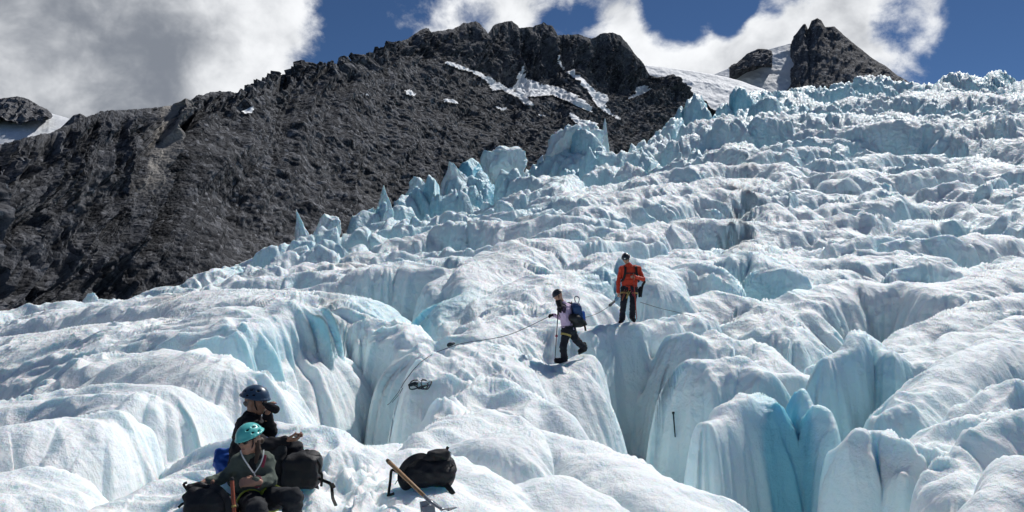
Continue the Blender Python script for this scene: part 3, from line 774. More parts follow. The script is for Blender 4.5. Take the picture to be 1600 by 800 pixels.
def mountain():
    px = np.concatenate([np.linspace(-500, -20, 90)[:-1], np.linspace(-20, 1130, 860), np.linspace(1130, 1200, 20)[1:]])
    jag = 2.6 * fbm2(px / 9.0, px * 0 + 3.3, 4, 5) + 1.5 * np.abs(perlin2(px / 3.1, px * 0, 9))
    sky = curve(SKY, px) - jag * sstep(px, -600, -100)
    sy = curve(SKY_Y, px); fy = curve(FOOT_Y, px); fp = curve(FOOT, px); cp = np.maximum(curve(CLF, px), sky + 6)
    steepness = np.interp(px, [0, 250, 500, 620, 1000, 1100], [0.55, 0.66, 0.80, 0.86, 0.88, 0.92])
    cy = fy + (sy - fy) * steepness
    mp = cp + (fp - cp) * 0.5; my = fy + (cy - fy) * 0.46
    def disp(b, U, V):
        x, y, z = b[..., 0], b[..., 1], b[..., 2]
        sc = y / 300.0
        left = 1 - sstep(U, 230, 300)                       # steep ribbed buttress on the left
        cliff = sstep(U, 590, 650) * (1 - sstep(V, 0.20, 0.32))
        fade = sstep(V, -0.02, 0.10)
        shear = U + V * 95.0
        wob = perlin2(U / 60.0, V * 3, 12) * 18
        ribs = fbm2((shear + wob) / 46.0, V * 2.2, 4, 14, ridged=True)
        ribs2 = fbm2((shear + wob) / 15.0, V * 5.0, 3, 17, ridged=True)
        cols = fbm2((U + wob * 0.4) / 26.0, V * 4.0, 4, 21, ridged=True)
        gully = np.exp(-((shear - 302 - 14 * perlin2(V * 4, V * 0, 3)) / 12.0) ** 2) * sstep(V, 0.06, 0.25)
        crest = np.exp(-((shear - 262 - 10 * perlin2(V * 5, V * 0, 6)) / 22.0) ** 2)
        d = y / 0.6 * (left * (0.045 * (ribs - 0.5) + 0.012 * (ribs2 - .5)) - 0.075 * gully + 0.022 * crest * (1 - sstep(V, 0.5, .9)))
        d = d + cliff * (11.0 * (cols - 0.4) + 4 * fbm2(U / 9.0, V * 9, 3, 25, ridged=True))
        tal = (1 - left) * (1 - cliff)
        d = d + tal * (8.0 * fbm3(x / 45, y / 45, z / 35, 3, 31, ridged=True) + 9.0 * (fbm2((U + V * 90 + wob) / 75.0, V * 2.2, 4, 36, ridged=True) - 0.4) * (0.4 + 0.6 * (1 - V)))
        d = d + tal * sstep(0.34 - V + 0.12 * perlin2(U / 40.0, V * 5, 38), 0, 0.1) * 0.020 * y * (fbm2((U + wob) / 24.0, V * 7.0, 4, 39, ridged=True) - 0.55)
        d = d + 2.6 * sc * fbm3(x / 10, y / 10, z / 10, 3, 41, 0.5) + 2.2 * sc * np.abs(perlin3(x / 3.4, y / 3.4, z / 3.4, 45)) + 1.3 * sc * np.abs(perlin3(x / 1.6, y / 1.6, z / 1.6, 46))
        pale = 0.9 * crest * (1 - sstep(V, 0.30, 0.62)) * sstep(ribs2 + 0.3 * perlin2(U / 6, V * 30, 2), 0.0, 0.5)
        pale = pale + 0.5 * sstep(fbm2(U / 20, V * 14, 4, 50), 0.28, 0.5) * (1 - sstep(V, 0.08, 0.22)) * sstep(U, 150, 210) * (1 - sstep(U, 420, 520)) + 0.5 * left * sstep(fbm2(U / 30, V * 8, 4, 57), 0.3, 0.5) * (1 - sstep(U, 60, 140)) * (1 - sstep(V, .2, .5))
        return d * fade * 0.6, pale, np.clip(left + cliff + 0.25, 0, 1), (shear + wob * 0.6) / 7.0
    o, out, n, U, V = ridge_sheet('mountain', px, sky, sy, [(0.26, cp, cy), (0.62, mp, my)], fp, fy, 330, disp, ROCK, 'dark rocky mountain ridge rising behind the glacier', rough_=True)
    # snow lying on the ledges below the cliffs: each field a part of the mountain
    a = out
    spx = 800 + FPX * CP * a[..., 0] / a[..., 1]
    r = a[..., 2] / a[..., 1]
    spy = 400 - FPX * (r * CP - SP) / (r * SP + CP)
    nz = 3.0 * fbm3(a[..., 0] / 11, a[..., 1] / 11, a[..., 2] / 11, 4, 90) + 3.0 * fbm3(a[..., 0] / 30, a[..., 1] / 30, a[..., 2] / 30, 2, 95)
    nx = 3.0 * fbm3(a[..., 0] / 11 + 7, a[..., 1] / 11, a[..., 2] / 11, 4, 98)
    patches = [
        ('long snow band slanting below the left cliff', [[(688, 97), (705, 99), (730, 108), (760, 118), (790, 138), (800, 135), (812, 100), (818, 102), (822, 122), (850, 133), (880, 140), (905, 152), (925, 168), (926, 178), (905, 170), (885, 160), (862, 150), (845, 152), (825, 155), (840, 168), (822, 168), (800, 152), (780, 142), (765, 143), (755, 128), (735, 115), (705, 107), (690, 103)]]),
        ('snow chute running down from the right cliff', [[(868, 82), (874, 85), (876, 100), (890, 112), (900, 108), (912, 125), (930, 142), (950, 150), (952, 158), (945, 165), (958, 178), (975, 190), (965, 188), (945, 178), (930, 165), (920, 150), (905, 132), (893, 122), (880, 112), (870, 100)]]),
        ('low snow streak beside the ice edge', [[(884, 175), (895, 178), (908, 188), (935, 194), (930, 202), (905, 198), (895, 192)]]),
        ('snow patch under the last cliff', [[(993, 136), (1010, 132), (1022, 138), (1010, 145), (998, 152), (982, 158), (980, 154), (994, 147)]]),
        (None, [[(688, 158), (700, 155), (714, 160), (713, 165), (700, 163), (690, 163)]]),
        (None, [[(627, 143), (636, 141), (648, 151), (640, 153), (630, 150)]]),
        (None, [[(561, 146), (572, 148), (577, 153), (566, 152)]]),
        (None, [[(366, 176), (378, 174), (384, 166), (392, 172), (386, 180), (374, 181)]]),
        (None, [[(838, 180), (850, 182), (856, 185), (845, 186)]]),
        (None, [[(772, 166), (790, 170), (786, 175), (774, 172)]]),
    ]
    def inside(poly, x, y):
        c = np.zeros(x.shape, bool); k = len(poly); j = k - 1
        for i in range(k):
            xi, yi = poly[i]; xj, yj = poly[j]
            cond = ((yi > y) != (yj > y)) & (x < (xj - xi) * (y - yi) / (yj - yi + 1e-9) + xi)
            c ^= cond; j = i
        return c
    bx, by = spx + nx, spy + nz * 0.8
    nr, nc = a.shape[:2]
    ids = np.arange(nr * nc).reshape(nr, nc)
    for lab, polys in patches:
        k = np.zeros((nr, nc), bool)
        for p in polys: k |= inside(p, bx, by)
        f = k[:-1, :-1] & k[1:, :-1] & k[:-1, 1:] & k[1:, 1:]
        if f.sum() < 3: continue
        q = np.stack([ids[:-1, :-1][f], ids[:-1, 1:][f], ids[1:, 1:][f], ids[1:, :-1][f]], -1)
        used, inv = np.unique(q, return_inverse=True)
        base = a.reshape(-1, 3)[used].copy(); nn = n.reshape(-1, 3)[used]
        me = fast_mesh('snow_patch', base + nn * 0.8, inv.reshape(-1, 4))
        s = link_mesh('snow_patch', me, SNOW, o)
        if lab: s['label'] = lab
    return o
mountain()

def far_terrain(name, pts, Y, foot, footY, mat, label, amp, nv=90, n=260, seed=0, jag=2.0, rib=0.0):
    pts = np.array(pts, float)
    px = np.linspace(pts[0, 0], pts[-1, 0], n)
    sky = np.interp(px, pts[:, 0], pts[:, 1]) - jag * fbm2(px / 7.0, px * 0, 4, seed + 2)
    one = np.ones(n)
    def disp(b, U, V):
        d = amp * fbm3(b[..., 0] / 60 + seed, b[..., 1] / 60, b[..., 2] / 60, 5, seed, 0.55, ridged=True)
        if rib: d = d + rib * fbm2((U + V * 30) / 16.0, V * 2, 4, seed + 8, ridged=True)
        return (d - 0.5 * (amp + rib)) * sstep(V, -0.02, 0.12), np.zeros(U.shape), np.full(U.shape, 0.6), (U + V * 20) / 6.0
    return ridge_sheet(name, px, sky, one * Y, [], np.interp(px, [q[0] for q in foot], [q[1] for q in foot]), one * footY, nv, disp, mat, label, back=0.3)[0]
# far right: pointed double summit, a rock island, and the snowfield they stand in
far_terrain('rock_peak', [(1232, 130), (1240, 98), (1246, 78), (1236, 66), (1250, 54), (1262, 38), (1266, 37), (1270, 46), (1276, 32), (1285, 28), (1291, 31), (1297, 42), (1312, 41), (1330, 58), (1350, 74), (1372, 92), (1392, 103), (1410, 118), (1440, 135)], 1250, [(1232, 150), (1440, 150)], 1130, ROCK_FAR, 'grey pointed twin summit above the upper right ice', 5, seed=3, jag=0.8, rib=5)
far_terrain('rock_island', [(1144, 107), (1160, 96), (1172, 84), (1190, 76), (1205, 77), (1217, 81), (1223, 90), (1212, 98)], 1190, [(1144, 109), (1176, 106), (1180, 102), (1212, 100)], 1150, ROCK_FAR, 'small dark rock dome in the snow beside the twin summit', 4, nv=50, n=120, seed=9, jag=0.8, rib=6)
far_terrain('snow_slope', [(1090, 128), (1140, 108), (1170, 92), (1200, 78), (1225, 72), (1262, 62), (1290, 75)], 1260, [(1090, 175), (1290, 150)], 1140, SNOW, 'white snow slope left of the twin summit', 5, seed=14, jag=0.5)
far_terrain('snow_shoulder', [(960, 95), (1012, 102), (1040, 105), (1080, 110), (1110, 115), (1140, 121), (1160, 126), (1200, 140)], 1000, [(960, 190), (1200, 190)], 860, SNOW, 'smooth grey white snow shoulder behind the dark ridge', 6, seed=21, jag=0.4)
# far left: rock top and snowfield
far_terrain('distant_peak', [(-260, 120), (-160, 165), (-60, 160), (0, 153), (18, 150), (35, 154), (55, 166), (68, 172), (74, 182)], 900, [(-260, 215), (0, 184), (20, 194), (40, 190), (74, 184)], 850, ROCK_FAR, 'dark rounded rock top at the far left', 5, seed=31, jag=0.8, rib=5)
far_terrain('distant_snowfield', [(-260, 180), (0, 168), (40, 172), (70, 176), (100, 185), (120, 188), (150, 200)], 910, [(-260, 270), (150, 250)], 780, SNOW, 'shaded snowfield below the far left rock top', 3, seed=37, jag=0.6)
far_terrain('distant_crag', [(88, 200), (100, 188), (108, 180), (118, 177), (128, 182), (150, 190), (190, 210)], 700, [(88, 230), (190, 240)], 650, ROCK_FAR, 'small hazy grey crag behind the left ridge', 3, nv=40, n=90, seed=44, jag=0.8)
# ------------------------------------------------------------------ implicit-surface modelling for figures and soft goods
def npv(v): return np.array(tuple(v), float)
def RC(a, b, ra, rb=None, k=None): return dict(t='rc', a=npv(a), b=npv(b), ra=ra, rb=ra if rb is None else rb, k=k)
def EL(c, r, M=None, k=None, sub=False): return dict(t='el', c=npv(c), r=npv(r), M=np.eye(3) if M is None else np.array(M), k=k, sub=sub)
def BX(c, h, M=None, rd=0.02, k=None, sub=False): return dict(t='bx', c=npv(c), h=npv(h), M=np.eye(3) if M is None else np.array(M), rd=rd, k=k, sub=sub)
def HP(c, n): return dict(t='hp', c=npv(c), n=npv(n), k=None, sub=True)      # cut away what lies beyond a plane
def bounds(p):
    if p['t'] == 'rc':
        r = max(p['ra'], p['rb']); return np.minimum(p['a'], p['b']) - r, np.maximum(p['a'], p['b']) + r
    if p['t'] == 'el':
        r = p['r'].max(); return p['c'] - r, p['c'] + r
    if p['t'] == 'bx':
        e = np.abs(p['M']) @ (p['h'] + p['rd']); return p['c'] - e, p['c'] + e
def sdist(p, Q):
    if p['t'] == 'rc':
        ba = p['b'] - p['a']; L2 = float(ba @ ba) + 1e-12
        q = Q - p['a']; t = np.clip((q @ ba) / L2, 0, 1)
        return np.sqrt(((q - t[..., None] * ba) ** 2).sum(-1)) - (p['ra'] + (p['rb'] - p['ra']) * t)
    if p['t'] == 'hp': return -((Q - p['c']) @ p['n'])
    q = (Q - p['c']) @ p['M']
    if p['t'] == 'el':
        k0 = np.sqrt(((q / p['r']) ** 2).sum(-1)); k1 = np.sqrt(((q / p['r'] ** 2) ** 2).sum(-1)) + 1e-9
        return k0 * (k0 - 1) / k1
    d = np.abs(q) - p['h']
    return np.sqrt((np.maximum(d, 0) ** 2).sum(-1)) + np.minimum(d.max(-1), 0) - p['rd']
def sdf_mesh(prims, vox, k=0.02, grow=0.0, wrinkle=0.0, wl=0.05, seed=1):
    adds = [p for p in prims if not p.get('sub')]
    B = [bounds(p) for p in adds]
    m = k + grow + wrinkle + 3 * vox
    lo = np.min([b[0] for b in B], 0) - m; hi = np.max([b[1] for b in B], 0) + m
    n = np.ceil((hi - lo) / vox).astype(int) + 1
    F = np.full(tuple(n), 0.2 + grow, np.float32)
    ax = [lo[i] + np.arange(n[i]) * vox for i in range(3)]
    def region(b0, b1):
        i0 = np.maximum(np.floor((b0 - lo) / vox).astype(int), 0); i1 = np.minimum(np.ceil((b1 - lo) / vox).astype(int) + 1, n)
        sl = tuple(slice(i0[i], i1[i]) for i in range(3))
        Q = np.stack(np.meshgrid(*[ax[i][sl[i]] for i in range(3)], indexing='ij'), -1)
        return sl, Q
    for p in prims:
        kk = p.get('k') or k
        if p['t'] == 'hp':
            sl, Q = region(lo, hi)
            F[sl] = np.maximum(F[sl], -sdist(p, Q)); continue
        b = bounds(p); mm = kk * 2 + grow + wrinkle + 2 * vox
        sl, Q = region(b[0] - mm, b[1] + mm)
        d = sdist(p, Q); f = F[sl]
        if p.get('sub'):
            F[sl] = np.maximum(f, -d)
        else:
            h = np.maximum(kk - np.abs(f - d), 0) / kk
            F[sl] = np.minimum(f, d) - h * h * kk * 0.25
    F -= grow
    if wrinkle:
        act = np.abs(F) < 0.06
        idx = np.argwhere(act); q = lo + idx * vox
        w = perlin3(q[:, 0] / wl, q[:, 1] / wl, q[:, 2] / (wl * 0.6), seed) + 0.6 * (np.abs(perlin3(q[:, 0] / (wl * 2.2), q[:, 1] / (wl * 2.2), q[:, 2] / wl, seed + 3)) * 2 - 0.6)
        F[act] += (wrinkle * w).astype(np.float32)
    # naive surface nets
    S = F < 0
    c = np.zeros(tuple(n - 1), np.int8)
    for i in (0, 1):
        for j in (0, 1):
            for l in (0, 1):
                c += S[i:n[0] - 1 + i, j:n[1] - 1 + j, l:n[2] - 1 + l]
    cell = np.argwhere((c > 0) & (c < 8))
    ids = np.full(tuple(n - 1), -1, np.int64); ids[tuple(cell.T)] = np.arange(len(cell))
    acc = np.zeros((len(cell), 3)); cnt = np.zeros(len(cell))
    co = [(i, j, l) for i in (0, 1) for j in (0, 1) for l in (0, 1)]
    for a in co:
        for b in co:
            if sum(b) - sum(a) != 1 or any(b[i] < a[i] for i in range(3)): continue
            fa = F[tuple((cell + a).T)]; fb = F[tuple((cell + b).T)]
            x = (fa < 0) != (fb < 0)
            t = np.where(x, fa / np.where(x, fa - fb, 1), 0)
            pos = np.array(a) + t[:, None] * (np.array(b) - np.array(a))
            acc[x] += pos[x]; cnt[x] += 1
    V = lo + (cell + acc / np.maximum(cnt, 1)[:, None]) * vox
    quads = []
    for d in range(3):
        e = [0, 0, 0]; e[d] = 1
        s0 = S[:n[0] - e[0], :n[1] - e[1], :n[2] - e[2]]; s1 = S[e[0]:, e[1]:, e[2]:]
        E = np.argwhere(s0 != s1)
        u, v = [q for q in range(3) if q != d]
        ok = (E[:, u] > 0) & (E[:, v] > 0) & (E[:, u] < n[u] - 1) & (E[:, v] < n[v] - 1)
        E = E[ok]; inside = s0[tuple(E.T)]
        def cid(du, dv):
            q = E.copy(); q[:, u] += du; q[:, v] += dv; return ids[tuple(q.T)]
        qd = np.stack([cid(-1, -1), cid(0, -1), cid(0, 0), cid(-1, 0)], 1)
        flip = inside if d != 1 else ~inside
        qd[~flip] = qd[~flip][:, ::-1]
        quads.append(qd)
    Q = np.concatenate(quads)
    Q = Q[(Q >= 0).all(1)]
    return V, Q
def soft(name, prims, mat, parent, vox, **kw):
    V, Q = sdf_mesh(prims, vox, **kw)
    me = fast_mesh(name, V, Q)
    return link_mesh(name, me, mat, parent)
def frame(fwd, up):
    f = Vector(fwd).normalized(); r = f.cross(Vector(up)).normalized(); u = r.cross(f)
    return np.array([tuple(r), tuple(f), tuple(u)]).T          # columns: right, forward, up
def tube(name, pts, r, mat, parent=None, seg=6, caps=True):
    pts = [Vector(p) for p in pts]; n = len(pts); V = []; Q = []; T = []
    rs = r if isinstance(r, (list, tuple)) else [r] * n
    ref = Vector((0.31, 0.2, 0.93))
    for i, p in enumerate(pts):
        t = (pts[min(i + 1, n - 1)] - pts[max(i - 1, 0)]).normalized()
        a = t.cross(ref)
        if a.length < 0.05: a = t.cross(Vector((1, 0, 0)))
        a.normalize(); b = t.cross(a)
        for k in range(seg):
            w = 2 * math.pi * k / seg
            V.append(tuple(p + (a * math.cos(w) + b * math.sin(w)) * rs[i]))
    for i in range(n - 1):
        for k in range(seg):
            Q.append((i * seg + k, i * seg + (k + 1) % seg, (i + 1) * seg + (k + 1) % seg, (i + 1) * seg + k))
    if caps:
        V += [tuple(pts[0]), tuple(pts[-1])]
        for k in range(seg):
            T.append((len(V) - 2, (k + 1) % seg, k)); T.append((len(V) - 1, (n - 1) * seg + k, (n - 1) * seg + (k + 1) % seg))
    me = fast_mesh(name, np.array(V), Q, T)
    return link_mesh(name, me, mat, parent)
def spline(pts, m=8):
    pts = [Vector(p) for p in pts]; out = []
    for i in range(len(pts) - 1):
        a = pts[max(i - 1, 0)]; b = pts[i]; c = pts[i + 1]; d = pts[min(i + 2, len(pts) - 1)]
        for k in range(m):
            t = k / m
            out.append(0.5 * ((2 * b) + (c - a) * t + (2 * a - 5 * b + 4 * c - d) * t * t + (3 * b - a - 3 * c + d) * t ** 3))
    out.append(pts[-1]); return out
def strap(name, pts, w, th, mat, parent, nrm=(0, -1, 0.3), m=6):
    """flat webbing along a path"""
    pts = spline(pts, m); V = []; Q = []; n = len(pts)
    for i, p in enumerate(pts):
        t = (pts[min(i + 1, n - 1)] - pts[max(i - 1, 0)]).normalized()
        s = t.cross(Vector(nrm)).normalized(); u = s.cross(t).normalized()
        for (a, b) in ((-1, -1), (1, -1), (1, 1), (-1, 1)): V.append(tuple(p + s * a * w / 2 + u * b * th / 2))
    for i in range(n - 1):
        for k in range(4): Q.append((i * 4 + k, i * 4 + (k + 1) % 4, i * 4 + 4 + (k + 1) % 4, i * 4 + 4 + k))
    Q += [(3, 2, 1, 0), (4 * n - 4, 4 * n - 3, 4 * n - 2, 4 * n - 1)]
    me = fast_mesh(name, np.array(V), Q, smooth=False)
    return link_mesh(name, me, mat, parent)

# cloth, skin, gear
SKIN = simple('skin', (0.42, 0.235, 0.165), 0.55, var=0.12, scale=25)
SKIN_TAN = simple('tanned_skin', (0.34, 0.18, 0.12), 0.5, var=0.12, scale=25)
BLACK = simple('black_fabric', (0.016, 0.016, 0.020), 0.85, var=0.3, bump=0.25, bscale=300, spec=0.2)
CHAR = simple('charcoal_fabric', (0.032, 0.034, 0.038), 0.85, var=0.3, bump=0.25, bscale=300, spec=0.2)
NAVY = simple('dark_trousers', (0.016, 0.018, 0.026), 0.8, var=0.3, bump=0.25, bscale=300, spec=0.25)
OLIVE = simple('grey_green_fleece', (0.105, 0.125, 0.108), 0.9, var=0.18, scale=40, bump=0.4, bscale=350, spec=0.1)
RED = simple('orange_red_shell', (0.52, 0.045, 0.018), 0.65, var=0.15, bump=0.15, spec=0.3)
LILAC = simple('lilac_shell', (0.52, 0.40, 0.56), 0.7, var=0.12, spec=0.3)
PLUM = simple('dark_plum_fabric', (0.045, 0.028, 0.060), 0.75, var=0.2)
NYLON = simple('black_pack_nylon', (0.014, 0.015, 0.018), 0.6, var=0.4, scale=30, bump=0.5, bscale=60, spec=0.35)
BLUE = simple('blue_nylon', (0.02, 0.10, 0.42), 0.55, var=0.3, scale=20, spec=0.4)
PACKBLUE = simple('dark_blue_nylon', (0.018, 0.055, 0.15), 0.6, var=0.3, scale=20, spec=0.4)
WEB = simple('black_webbing', (0.012, 0.012, 0.013), 0.7, var=0.3)
LIME = simple('lime_webbing', (0.45, 0.52, 0.06), 0.7, var=0.15)
OCHRE = simple('yellow_webbing', (0.42, 0.33, 0.10), 0.7, var=0.2)
TEAL = simple('teal_helmet_shell', (0.10, 0.50, 0.48), 0.32, var=0.08, scale=12, spec=0.5)
DBLUE = simple('dark_blue_helmet_shell', (0.03, 0.065, 0.12), 0.35, var=0.12, scale=12, spec=0.5)
DARKHELM = simple('black_helmet_shell', (0.015, 0.02, 0.032), 0.35, var=0.2, scale=12, spec=0.5)
VENT = simple('helmet_foam', (0.008, 0.008, 0.009), 0.9, var=0.1)
HAIR = simple('dark_brown_hair', (0.045, 0.025, 0.016), 0.6, var=0.3, scale=90)
GREYHAIR = simple('grey_stubble', (0.20, 0.17, 0.15), 0.8, var=0.3, scale=120)
GLASS = simple('dark_lens', (0.01, 0.008, 0.008), 0.12, var=0.1, spec=0.7)
WHITE = simple('white_trim', (0.7, 0.72, 0.72), 0.6, var=0.08)
MAROON = simple('maroon_strap', (0.22, 0.02, 0.05), 0.6, var=0.15)
STEEL = simple('worn_steel', (0.32, 0.33, 0.34), 0.38, metal=0.85, var=0.25, scale=30)
WOOD = simple('weathered_ash_wood', (0.30, 0.175, 0.085), 0.55, var=0.35, scale=18, bump=0.2, bscale=80)
REDWOOD = simple('reddish_wood', (0.28, 0.075, 0.04), 0.5, var=0.3, scale=18)
ROPE = simple('dark_rope', (0.018, 0.030, 0.040), 0.8, var=0.5, scale=120)
ROPE_GREY = simple('grey_rope', (0.07, 0.085, 0.095), 0.8, var=0.4, scale=120)
EYE = simple('eye_white', (0.6, 0.58, 0.55), 0.3, var=0.05)
IRIS = simple('iris', (0.02, 0.012, 0.008), 0.2, var=0.1)
LIP = simple('lip', (0.30, 0.10, 0.085), 0.5, var=0.1)

def hand_prims(wrist, fwd, palm, side, s=1.0, curl=0.5, thumb_in=0.4):
    """palm, four jointed fingers of unequal length and a thumb from the side of the palm.
    fwd: wrist towards the knuckles; palm: the way the palm faces; side: +1 thumb on the right of fwd seen from the palm's back"""
    f = Vector(fwd).normalized(); p = Vector(palm); p = (p - f * p.dot(f)).normalized(); r = f.cross(p).normalized() * side
    w = Vector(wrist); out = []
    out.append(RC(w - f * 0.03 * s, w + f * 0.012 * s, 0.026 * s, 0.028 * s))
    kn = w + f * 0.085 * s
    for o in (-0.030, -0.010, 0.011, 0.030): out.append(RC(w + f * 0.015 * s + r * o * 0.7 * s, kn + r * o * s, 0.0165 * s, 0.0135 * s, k=0.012))
    for o, L, c in ((0.031, 0.070, 0.9), (0.011, 0.080, 1.0), (-0.010, 0.075, 1.06), (-0.030, 0.060, 1.15)):
        a = kn + r * o * s; ang = 0.0; d = f.copy()
        for L2, rad in ((0.45, 0.0100), (0.32, 0.0090), (0.26, 0.0080)):
            ang += curl * c
            d = f * math.cos(ang) + p * math.sin(ang)
            b = a + d * L * L2 * s
            out.append(RC(a, b, rad * s, rad * 0.93 * s, k=0.006)); a = b
    t0 = w + f * 0.022 * s + r * 0.026 * s
    d1 = (r * (1 - thumb_in) + f * 0.8 + p * (0.2 + thumb_in * 0.6)).normalized()
    t1 = t0 + d1 * 0.045 * s
    d2 = (r * (0.2 - thumb_in * 0.6) + f * 0.9 + p * (0.25 + thumb_in * 0.5)).normalized()
    t2 = t1 + d2 * 0.030 * s; t3 = t2 + (d2 + p * 0.3 - r * 0.2).normalized() * 0.024 * s
    out += [RC(t0, t1, 0.0145 * s, 0.0115 * s, k=0.010), RC(t1, t2, 0.0110 * s, 0.0100 * s, k=0.006), RC(t2, t3, 0.0100 * s, 0.0085 * s, k=0.006)]
    return out
def head_prims(c, f, up, s=1.0):
    M = frame(f, up); c = npv(c); A = lambda x, y, z: c + M @ np.array([x, y, z]) * s
    return [EL(A(0, -0.008, 0.022), np.array([0.075, 0.093, 0.093]) * s, M), EL(A(0, 0.022, -0.035), np.array([0.060, 0.066, 0.078]) * s, M),
            EL(A(0, 0.058, -0.092), np.array([0.026, 0.024, 0.020]) * s, M), RC(A(0.05, 0.0, -0.06), A(0.02, 0.055, -0.088), 0.02 * s, 0.017 * s),
            RC(A(-0.05, 0.0, -0.06), A(-0.02, 0.055, -0.088), 0.02 * s, 0.017 * s),
            RC(A(-0.04, 0.072, 0.022), A(0.04, 0.072, 0.022), 0.014 * s, k=0.015), RC(A(0, 0.083, 0.010), A(0, 0.104, -0.026), 0.008 * s, 0.0125 * s, k=0.012),
            EL(A(0.013, 0.090, -0.031), np.array([0.010, 0.012, 0.009]) * s, M, k=0.008), EL(A(-0.013, 0.090, -0.031), np.array([0.010, 0.012, 0.009]) * s, M, k=0.008),
            EL(A(0.042, 0.062, -0.022), np.array([0.020, 0.018, 0.018]) * s, M), EL(A(-0.042, 0.062, -0.022), np.array([0.020, 0.018, 0.018]) * s, M),
            RC(A(-0.020, 0.078, -0.058), A(0.020, 0.078, -0.058), 0.0085 * s, k=0.010), RC(A(-0.016, 0.077, -0.068), A(0.016, 0.077, -0.068), 0.009 * s, k=0.010),
            EL(A(0.078, -0.012, -0.012), np.array([0.011, 0.020, 0.032]) * s, M, k=0.008), EL(A(-0.078, -0.012, -0.012), np.array([0.011, 0.020, 0.032]) * s, M, k=0.008)]
def face_parts(c, f, up, parent, vox, s=1.0, glasses=False):
    M = frame(f, up); c = npv(c); A = lambda x, y, z: Vector(c + M @ np.array([x, y, z]) * s)
    if glasses:
        g = soft('sunglasses', [EL(A(0.034, 0.080, -0.002), np.array([0.031, 0.016, 0.022]) * s, M), EL(A(-0.034, 0.080, -0.002), np.array([0.031, 0.016, 0.022]) * s, M),
                 RC(A(-0.02, 0.096, 0.006), A(0.02, 0.096, 0.006), 0.005 * s), RC(A(0.062, 0.07, 0.006), A(0.082, -0.01, 0.008), 0.005 * s), RC(A(-0.062, 0.07, 0.006), A(-0.082, -0.01, 0.008), 0.005 * s)], GLASS, parent, vox * 0.7, k=0.008)
    else:
        for sx in (1, -1):
            e = soft('eye', [EL(A(0.031 * sx, 0.074, 0.0), np.array([0.014, 0.011, 0.0085]) * s, M)], EYE, parent, 0.003, k=0.004)
            soft('iris', [EL(A(0.031 * sx, 0.084, 0.0), np.array([0.006, 0.004, 0.006]) * s, M)], IRIS, e, 0.002, k=0.003)
            soft('eyebrow', [RC(A(0.016 * sx, 0.088, 0.022), A(0.046 * sx, 0.078, 0.025), 0.005 * s)], HAIR, parent, 0.003, k=0.004)
    soft('mouth', [RC(A(-0.021, 0.086, -0.062), A(0.021, 0.086, -0.062), 0.0045 * s, 0.0045 * s), RC(A(-0.012, 0.090, -0.064), A(0.012, 0.090, -0.064), 0.005 * s)], LIP, parent, 0.003, k=0.004)
def helmet(c, f, up, shell, parent, vox, s=1.0, badge=None):
    M = frame(f, up); c = npv(c); A = lambda x, y, z: c + M @ np.array([x, y, z]) * s
    dn = -(M @ np.array([0.0, 0.20, 1.0])) / np.linalg.norm([0.20, 1.0])
    pr = [EL(A(0, -0.008, 0.030), np.array([0.106, 0.130, 0.118]) * s, M), HP(A(0, 0.05, 0.026), dn)]
    rim = []
    for i in range(24):
        a0 = 2 * math.pi * i / 24; a1 = 2 * math.pi * (i + 1) / 24
        zf = lambda a: 0.026 - 0.20 * (0.128 * math.cos(a) - 0.008 - 0.05)
        rim.append(RC(A(0.104 * math.sin(a0), 0.128 * math.cos(a0) - 0.008, zf(a0)), A(0.104 * math.sin(a1), 0.128 * math.cos(a1) - 0.008, zf(a1)), 0.008 * s))
    pr += rim
    vents = []
    for sx in (-1, 1):
        for (y, z, ry) in ((0.062, 0.098, 0.024), (-0.005, 0.112, 0.028), (-0.070, 0.100, 0.024), (0.03, 0.066, 0.020), (-0.04, 0.064, 0.022)):
            x = 0.106 * math.sqrt(max(0.05, 1 - ((y + 0.008) / 0.130) ** 2 - ((z - 0.030) / 0.118) ** 2))
            vents.append((sx * x, y, z, ry))
    for (x, y, z, ry) in vents: pr.append(EL(A(x, y, z), np.array([0.012, ry, 0.011]) * s, M, sub=True))
    h = soft('helmet', pr, shell, parent, vox, k=0.012)
    soft('helmet_liner', [EL(A(0, -0.008, 0.030), np.array([0.0985, 0.1225, 0.1105]) * s, M), HP(A(0, 0.05, 0.030), dn)], VENT, h, vox, k=0.01)
    for sx in (-1, 1):
        tube('chin_strap', [A(0.085 * sx, 0.03, 0.03), A(0.076 * sx, 0.030, -0.03), A(0.045 * sx, 0.040, -0.085), A(0.0, 0.045, -0.112)], 0.006 * s, WEB, h)
    if badge is not None:
        soft('lamp_clip', [BX(A(0, 0.126, 0.05), np.array([0.014, 0.006, 0.010]) * s, M, rd=0.004)], badge, h, 0.004, k=0.004)
    return h

